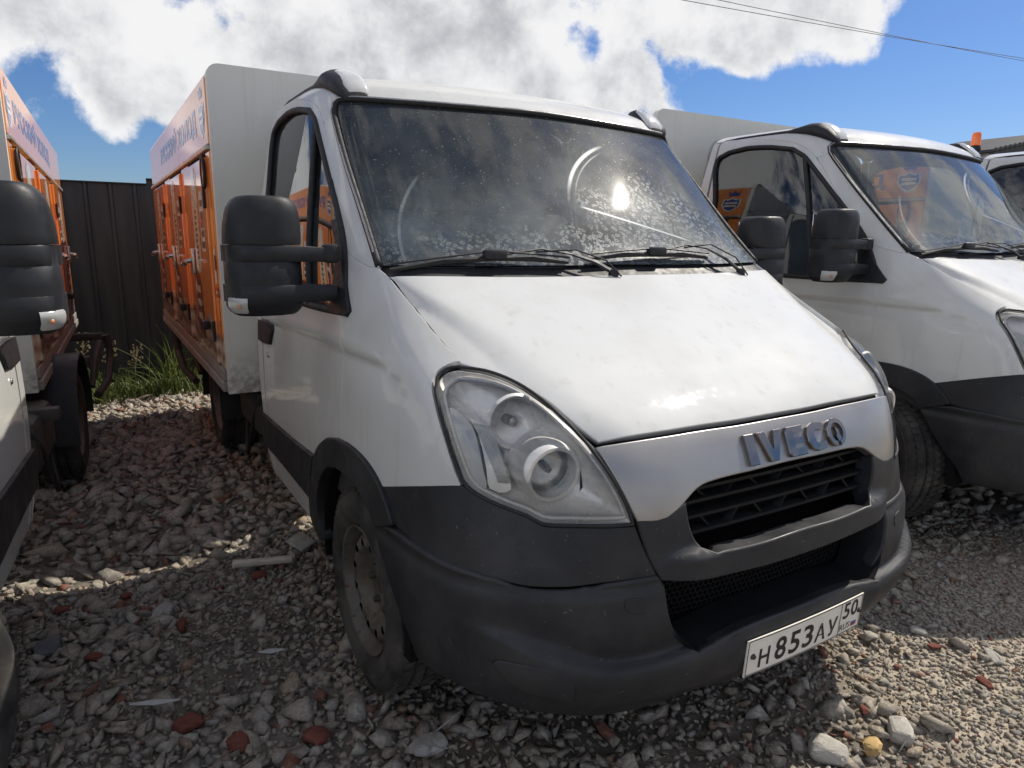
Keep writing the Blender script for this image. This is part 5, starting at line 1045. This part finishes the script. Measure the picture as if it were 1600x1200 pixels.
def rock_protos(n, npts, flat):
    out = []
    for i in range(n):
        r = np.random.default_rng(100+i); bm = bmesh.new()
        ax = np.array([1, r.uniform(.6, .95), r.uniform(*flat)])
        for _ in range(npts):
            d = r.normal(size=3); d /= np.linalg.norm(d); d = d*(np.abs(d).max()**-.6)*r.uniform(.80, 1.15); bm.verts.new(d*ax*.5)
        bmesh.ops.convex_hull(bm, input=bm.verts[:])
        for v in [v for v in bm.verts if not v.link_faces]: bm.verts.remove(v)
        bm.verts.index_update(); bmesh.ops.triangulate(bm, faces=bm.faces[:])
        out.append((np.array([tuple(v.co) for v in bm.verts]), np.array([[v.index for v in f.verts] for f in bm.faces]))); bm.free()
    return out
def scatter(name, pts, size, protos, sink=.30, seed=3):
    r = np.random.default_rng(seed); Vs = []; Fs = []; base = 0; m = len(pts)
    z = ground_h(pts[:, 0], pts[:, 1]); pid = r.integers(0, len(protos), m)
    for p, (pv, pf) in enumerate(protos):
        k = np.where(pid == p)[0]
        if not len(k): continue
        a = r.uniform(0, 6.283, len(k)); tx = r.normal(0, .24, len(k)); ty = r.normal(0, .24, len(k)); s = size[k]
        ca, sa = np.cos(a), np.sin(a); v = pv[None]*s[:, None, None]
        x = v[..., 0]*ca[:, None]-v[..., 1]*sa[:, None]; y = v[..., 0]*sa[:, None]+v[..., 1]*ca[:, None]; zz = v[..., 2]+tx[:, None]*x+ty[:, None]*y
        P = np.stack([x+pts[k, 0][:, None], y+pts[k, 1][:, None], zz+(z[k]+s*(.5-sink)*.55)[:, None]], -1)
        Vs.append(P.reshape(-1, 3)); Fs.append((pf[None]+(np.arange(len(k))*len(pv))[:, None, None]+base).reshape(-1, 3)); base += len(k)*len(pv)
    V = np.concatenate(Vs).astype(np.float32); F = np.concatenate(Fs).astype(np.int32)
    me = bpy.data.meshes.new(name); me.vertices.add(len(V)); me.vertices.foreach_set('co', V.ravel()); me.loops.add(F.size); me.loops.foreach_set('vertex_index', F.ravel())
    me.polygons.add(len(F)); me.polygons.foreach_set('loop_start', np.arange(0, F.size, 3, dtype=np.int32)); me.materials.append(MAT['stone']); me.update(calc_edges=True)
    o = bpy.data.objects.new(name, me); COL.objects.link(o); return tag(o, kind='stuff')
def cover(x0, x1, y0, y1, spacing, jit=.5, seed=1):
    r = np.random.default_rng(seed); xs = np.arange(x0, x1, spacing); ys = np.arange(y0, y1, spacing); A, B = np.meshgrid(xs, ys); p = np.stack([A.ravel(), B.ravel()], 1); return p+r.uniform(-jit, jit, p.shape)*spacing
rock_hi = rock_protos(30, 9, (.40, .75)); rock_lo = rock_protos(16, 8, (.4, .8))
def fine_zone(p):   # finer, sandier gravel in front of the gap between the middle and right trucks
    return ss(.25, .75, p[:, 0]-.35*p[:, 1])*ss(.75, .25, p[:, 1])
p = cover(-3.0, 2.6, -1.3, 2.4, .037, .5, 11); r = np.random.default_rng(12); fz = fine_zone(p)
s = np.clip(r.lognormal(math.log(.039), .46, len(p)), .016, .13); 
lf = sum(np.sin(k*(p[:, 0]*math.cos(a)+p[:, 1]*math.sin(a))*1.9+b) for k, a, b in _f[:9])/3.0
s = np.clip(s*(1+.28*np.clip(lf, -1, 1)), .016, .15); keep = r.random(len(p)) > np.maximum(.75*fz, .22*ss(.1, -.9, lf)); scatter('gravel', p[keep], s[keep], rock_hi, .30, 5)
p = cover(-3.0, 2.6, -1.3, 2.4, .028, .5, 13); s = np.clip(r.lognormal(math.log(.022), .3, len(p)), .010, .05); scatter('gravel', p, s, rock_lo, .25, 6)
p = cover(-.2, 2.8, -1.3, 1.0, .019, .5, 17); fz = fine_zone(p); p = p[fz > .3]; s = np.clip(r.lognormal(math.log(.017), .35, len(p)), .008, .04); scatter('gravel', p, s, rock_lo, .30, 7)
p = cover(-6.0, 8.0, -4.5, 8.2, .085, .5, 19); k = ~((p[:, 0] > -3) & (p[:, 0] < 2.6) & (p[:, 1] > -1.3) & (p[:, 1] < 2.4)); p = p[k]; s = np.clip(r.lognormal(math.log(.085), .34, len(p)), .04, .19); scatter('gravel', p, s, rock_lo, .30, 8)
p = cover(-3.2, 3.4, 2.35, 7.6, .055, .5, 23); s = np.clip(r.lognormal(math.log(.05), .35, len(p)), .025, .12); scatter('gravel', p, s, rock_lo, .26, 9)

# single stones, brick pieces and litter one can pick out
def rock_thing(name, x, y, size, mat, label, cat, seed, flat=.6, rz=0, ax=(1, .7), group=None):
    r = np.random.default_rng(seed); bm = bmesh.new()
    for _ in range(46):
        d = r.normal(size=3); d /= np.linalg.norm(d); d = d*(np.abs(d).max()**-.6); bm.verts.new((d[0]*.5*size*ax[0], d[1]*.5*size*ax[1], d[2]*.5*size*flat))
    bmesh.ops.convex_hull(bm, input=bm.verts[:])
    for v in [v for v in bm.verts if not v.link_faces]: bm.verts.remove(v)
    bmesh.ops.bevel(bm, geom=bm.edges[:], offset=size*.03, segments=1, affect='EDGES')
    me = bpy.data.meshes.new(name); bm.to_mesh(me); bm.free(); me.materials.append(MAT[mat]); o = bpy.data.objects.new(name, me); COL.objects.link(o)
    o.location = (x, y, float(ground_h(np.array(x), np.array(y)))+size*flat*.22+.012); o.rotation_euler = (r.normal(0, .1), r.normal(0, .1), rz); return tag(o, label, cat, group)
DEB = [  # name, x, y, size, material, label, category, flatness, aspect
 ('stone', -.90, .57, .17, 'stone_grey', 'big flat pale grey stone lying in front of the middle truck front wheel', 'stone', .30, (1, .75)),
 ('stone', -1.91, 1.80, .17, 'stone_slate', 'smooth dark slate slab beside the left truck front wheel', 'stone', .35, (1, .8)),
 ('stone', .27, -.11, .115, 'stone_yellow', 'yellow ochre stone on the sunlit gravel at the lower right', 'stone', .5, (1, .6)),
 ('stone', .14, -.05, .16, 'stone_pale', 'large pale sunlit stone left of the yellow stone', 'stone', .5, (1, .8)),
 ('stone', .40, -.12, .15, 'stone_pale', 'rough pale boulder just behind the yellow stone', 'stone', .55, (1, .7)),
 ('stone', 1.04, .18, .09, 'stone_pale', 'small white stone at the edge of the right truck shadow', 'stone', .35, (1, .6)),
 ('stone', 1.13, -.05, .12, 'stone_pale', 'flat white stone on sunlit gravel near the right edge', 'stone', .25, (1, .55)),
 ('stone', .84, .25, .07, 'stone_pale', 'white pebble just right of the number plate', 'stone', .4, (1, .8)),
 ('stone', -1.52, 1.85, .20, 'stone_grey', 'long grey stone below the strip of sunlight between the trucks', 'stone', .4, (1, .5)),
 ('brick_fragment', -1.11, 1.99, .12, 'brick_red', 'round red brick piece beside the pale plank', 'brick', .5, (1, .7)),
 ('brick_fragment', -1.46, 1.69, .17, 'brick_red', 'long red brick sliver in the shaded gravel left of the front wheel', 'brick', .3, (1, .4)),
 ('brick_fragment', -1.51, 1.02, .16, 'brick_red', 'dark red brick chunk near the bottom left beside a white splinter', 'brick', .5, (1, .7)),
 ('brick_fragment', -1.39, .85, .13, 'brick_red', 'square red brick chunk at the bottom edge below the white splinter', 'brick', .6, (1, .8)),
 ('brick_fragment', -1.88, 2.15, .10, 'brick_red', 'red brick piece at the left end of the strip of sunlight', 'brick', .5, (1, .7)),
 ('brick_fragment', -1.18, .77, .14, 'brick_red', 'broad red brick chunk at the bottom edge left of the flat grey stone', 'brick', .55, (1, .9)),
 ('brick_fragment', -1.64, 2.19, .09, 'brick_red', 'small red brick piece in the middle of the strip of sunlight', 'brick', .5, (1, .6)),
 ('brick_fragment', -1.76, 1.62, .11, 'brick_red', 'brown red brick piece just right of the slate slab', 'brick', .5, (1, .7)),
 ('brick_fragment', .40, .0, .075, 'brick_red', 'bright red brick bit between pale stones in the sunlight', 'brick', .5, (1, .6)),
 ('brick_fragment', .99, .09, .09, 'brick_red', 'crumbled red brick on sunlit gravel below the small white stone', 'brick', .25, (1, .6)),
 ('brick_fragment', .92, -.12, .11, 'brick_red', 'crumbled red brick at the right edge of the sunlit gravel', 'brick', .2, (1, .5)),
]
for i, (nm, x, y, s, mt, lab, cat, fl, ax) in enumerate(DEB):
    rock_thing(nm, x, y, s*(.72 if nm == 'stone' else .58), mt, lab, cat, 300+i, fl, (i*1.7) % 3.1, ax)
def gz(x, y): return float(ground_h(np.array(x), np.array(y)))
M = Matrix.Rotation(math.radians(-19), 4, 'Z')
pk = MB().box((0, 0, 0), (.27, .035, .022), .003, M).build('plank', 'wood_pale'); pk.location = (-1.075, 2.07, gz(-1.07, 2.07)+.05); pk.rotation_euler = (.1, -.05, 0); tag(pk, 'short pale wooden batten lying on the gravel beside the front wheel', 'plank')
tl = MB().box((0, 0, 0), (.11, .10, .014), .003, Matrix.Rotation(.4, 4, 'Z')).build('tile_shard', 'stone_pale'); tl.location = (-.87, 2.17, gz(-.87, 2.17)+.055); tl.rotation_euler = (.35, .12, .3); tag(tl, 'flat pale tile shard leaning beside the pale batten', 'tile')
for x, y, l, lab in ((-1.59, 1.13, .15, 'long white plastic splinter in the gravel at the lower left'), (-1.21, 1.23, .09, 'short white plastic splinter left of the middle truck front wheel')):
    b = MB().loft([[(-l/2, -.004, 0), (-l/2, .004, 0), (-l/2, 0, .003)], [(0, -.013, .002), (0, .013, .004), (0, .002, .010)], [(l/2, -.003, .006), (l/2, .003, .006), (l/2, 0, .009)]]).build('plastic_splinter', 'splinter_white'); b.location = (x, y, gz(x, y)+.055); b.rotation_euler = (.1, .05, -.35); tag(b, lab, 'litter')

# ------------------------------------------------------------------ profiled metal fence behind the trucks
FY = 7.62
fence = tag(empty('metal_fence', (0, FY, 0)), 'black profiled metal sheet fence standing behind the trucks', 'fence')
x = -9.1; k = 0
while x < 15:
    w = 1.15; top = 2.02 if x < -1.3 else 2.075; bot = -.13; pts = []
    per = .23; n = int(round(w/per))
    for i in range(n):
        a = x+i*per; pts += [(a, 0), (a+.085, 0), (a+.10, -.022), (a+.125, -.022), (a+.14, 0), (a+.155, 0)]
    pts.append((x+w, 0)); off = .003*(k % 2)
    rg = [[(a, b+off, z) for a, b in pts] for z in (bot, top)] + [[(a, b+off+.0012, z) for a, b in pts] for z in (top, bot)]
    mb = MB(); mb.loft([[(a, b, z) for a, b, z in r] for r in rg], False, False); o = mb.build('fence_sheet', 'fence_black', fence, 20)
    mb = MB(); mb.box((x+w/2, -.012, top+.006), (w, .06, .012), .002); mb.build('fence_cap', 'fence_black', fence)
    if k % 2 == 0: MB().box((x, .05, .8), (.06, .06, 2.3), .004).build('fence_post', 'steel_dark', fence)
    x += w; k += 1
for z in (.35, 1.55): MB().box((3, .03, z), (24, .03, .05)).build('fence_rail', 'steel_dark', fence)

# ------------------------------------------------------------------ weeds along the fence
def blade(mb, x, y, z, h, lean, az, w):
    n = 6; L_, R_ = [], []
    for i in range(n+1):
        t = i/n; r = lean*t**1.9; zz = h*(t-.36*lean/h*t**2.4) if lean > 0 else h*t; ww = w*(1-t**1.6)*.5+.0006
        cx, cy = x+r*math.cos(az), y+r*math.sin(az); L_.append((cx-ww*math.sin(az), cy+ww*math.cos(az), z+zz)); R_.append((cx+ww*math.sin(az), cy-ww*math.cos(az), z+zz+.002))
    b = len(mb.v); mb.v += L_+R_; m = n+1; mb.f += [(b+i, b+i+1, b+m+i+1, b+m+i) for i in range(n)]
rr = random.Random(5)
g = MB()
for _ in range(1500):
    x = rr.uniform(-8, 12); y = FY+rr.gauss(-.10, .26); h = rr.uniform(.08, .34)
    if -2.4 < x < -.2 and rr.random() < .0: continue
    blade(g, x, y, gz(x, y)+.0, h, rr.uniform(.03, .22), rr.uniform(0, 6.28), rr.uniform(.006, .013))
for _ in range(1300):
    x = rr.uniform(-2.3, -.3); y = FY+rr.gauss(-.05, .24); blade(g, x, y, gz(x, y), rr.uniform(.10, .42), rr.uniform(.03, .24), rr.uniform(0, 6.28), rr.uniform(.007, .014))
for _ in range(900):
    x = rr.uniform(-4, 3); y = FY+rr.uniform(.1, 1.4); blade(g, x, y, gz(x, y), rr.uniform(.10, .3), rr.uniform(.03, .2), rr.uniform(0, 6.28), rr.uniform(.008, .014))
tag(new_obj('grass', g.v, g.f, 'grass', smooth=180), kind='stuff')
for (x, y, h, n, lab) in ((-1.02, 7.25, .95, 70, 'tall arching grass tuft beside the rear corner of the middle truck'), (-1.72, 7.2, .50, 70, 'low green grass tuft in the gap between the two trucks'), (-1.35, 7.35, .42, 50, 'short grass tuft against the fence right of the low tuft')):
    b = MB()
    for _ in range(n): blade(b, x+rr.gauss(0, .09), y+rr.gauss(0, .07), gz(x, y)-.01, h*rr.uniform(.45, 1.0), h*rr.uniform(.15, .75), rr.uniform(0, 6.28), rr.uniform(.008, .016))
    tag(new_obj('grass_tuft', b.v, b.f, 'grass', smooth=180), lab, 'grass tuft')
for (x, y, h, lab) in ((-1.88, 7.25, .72, 'dry brown seed stalk nearest the left truck'), (-1.62, 7.28, .62, 'dry brown seed stalk in the middle of the gap'), (-1.38, 7.3, .58, 'dry brown seed stalk nearer the middle truck')):
    st = empty('weed_stalk', (x, y, gz(x, y))); tag(st, lab, 'weed')
    lean = rr.uniform(-.12, .12); MB().tube([(0, 0, 0), (lean*.4, .02, h*.5), (lean, .03, h)], [.004, .003, .002], 5).build('stem', 'dry_stalk', st, 180)
    hd = MB()
    for k in range(26):
        t = rr.uniform(.62, 1.0); a = rr.uniform(0, 6.28); r = .10*(1.1-t)+.03; p = Vector((lean*t, .03*t, h*t)); q = p+Vector((r*math.cos(a), r*math.sin(a), .03)); hd.tube([p, q], .0014, 4); hd.box(tuple(q), (.016, .016, .02), .004)
    hd.build('seed_head', 'dry_stalk', st, None)

# ------------------------------------------------------------------ overhead cables, far shed
def cable(a, b, sag, lab):
    a, b = Vector(a), Vector(b); pts = [a.lerp(b, t)+Vector((0, 0, -4*sag*t*(1-t))) for t in np.linspace(0, 1, 30)]
    tag(MB().tube(pts, .017, 5).build('cable', 'cable', None, 180), lab, 'cable')
d = Vector((40.32-21.71, 0, .85))
cable((2.0, 25, 11.6), (75, 25, 15.6), .30, 'lower of the two overhead cables crossing the sky at the upper right')
cable((2.0, 25.4, 12.4), (75, 25.4, 15.3), .30, 'upper of the two overhead cables crossing the sky at the upper right')
shed = tag(empty('shed', (42, 16, 0)), 'dark gabled shed far beyond the trucks at the right edge', 'shed')
MB().box((0, 2.6, 2.7), (16, 5.0, 5.8), 0).build('wall', 'wall_grey', shed)
MB().loft([[(-8, y, 5.6), (8, y, 5.6), (0, y, 7.15)] for y in (.02, .10)]).build('gable', 'roof_dark', shed, 20)
for sx in (-1, 1):
    rg = []
    for i in range(41):
        t = i/40; x = sx*(8.4-8.4*t); z = 5.72+1.53*t+(.06 if i % 2 else 0); rg.append([(x, -.35, z), (x, 5.4, z), (x, 5.4, z-.12), (x, -.35, z-.12)])
    MB().loft(rg).build('roof_slope', 'roof_dark', shed, 20)
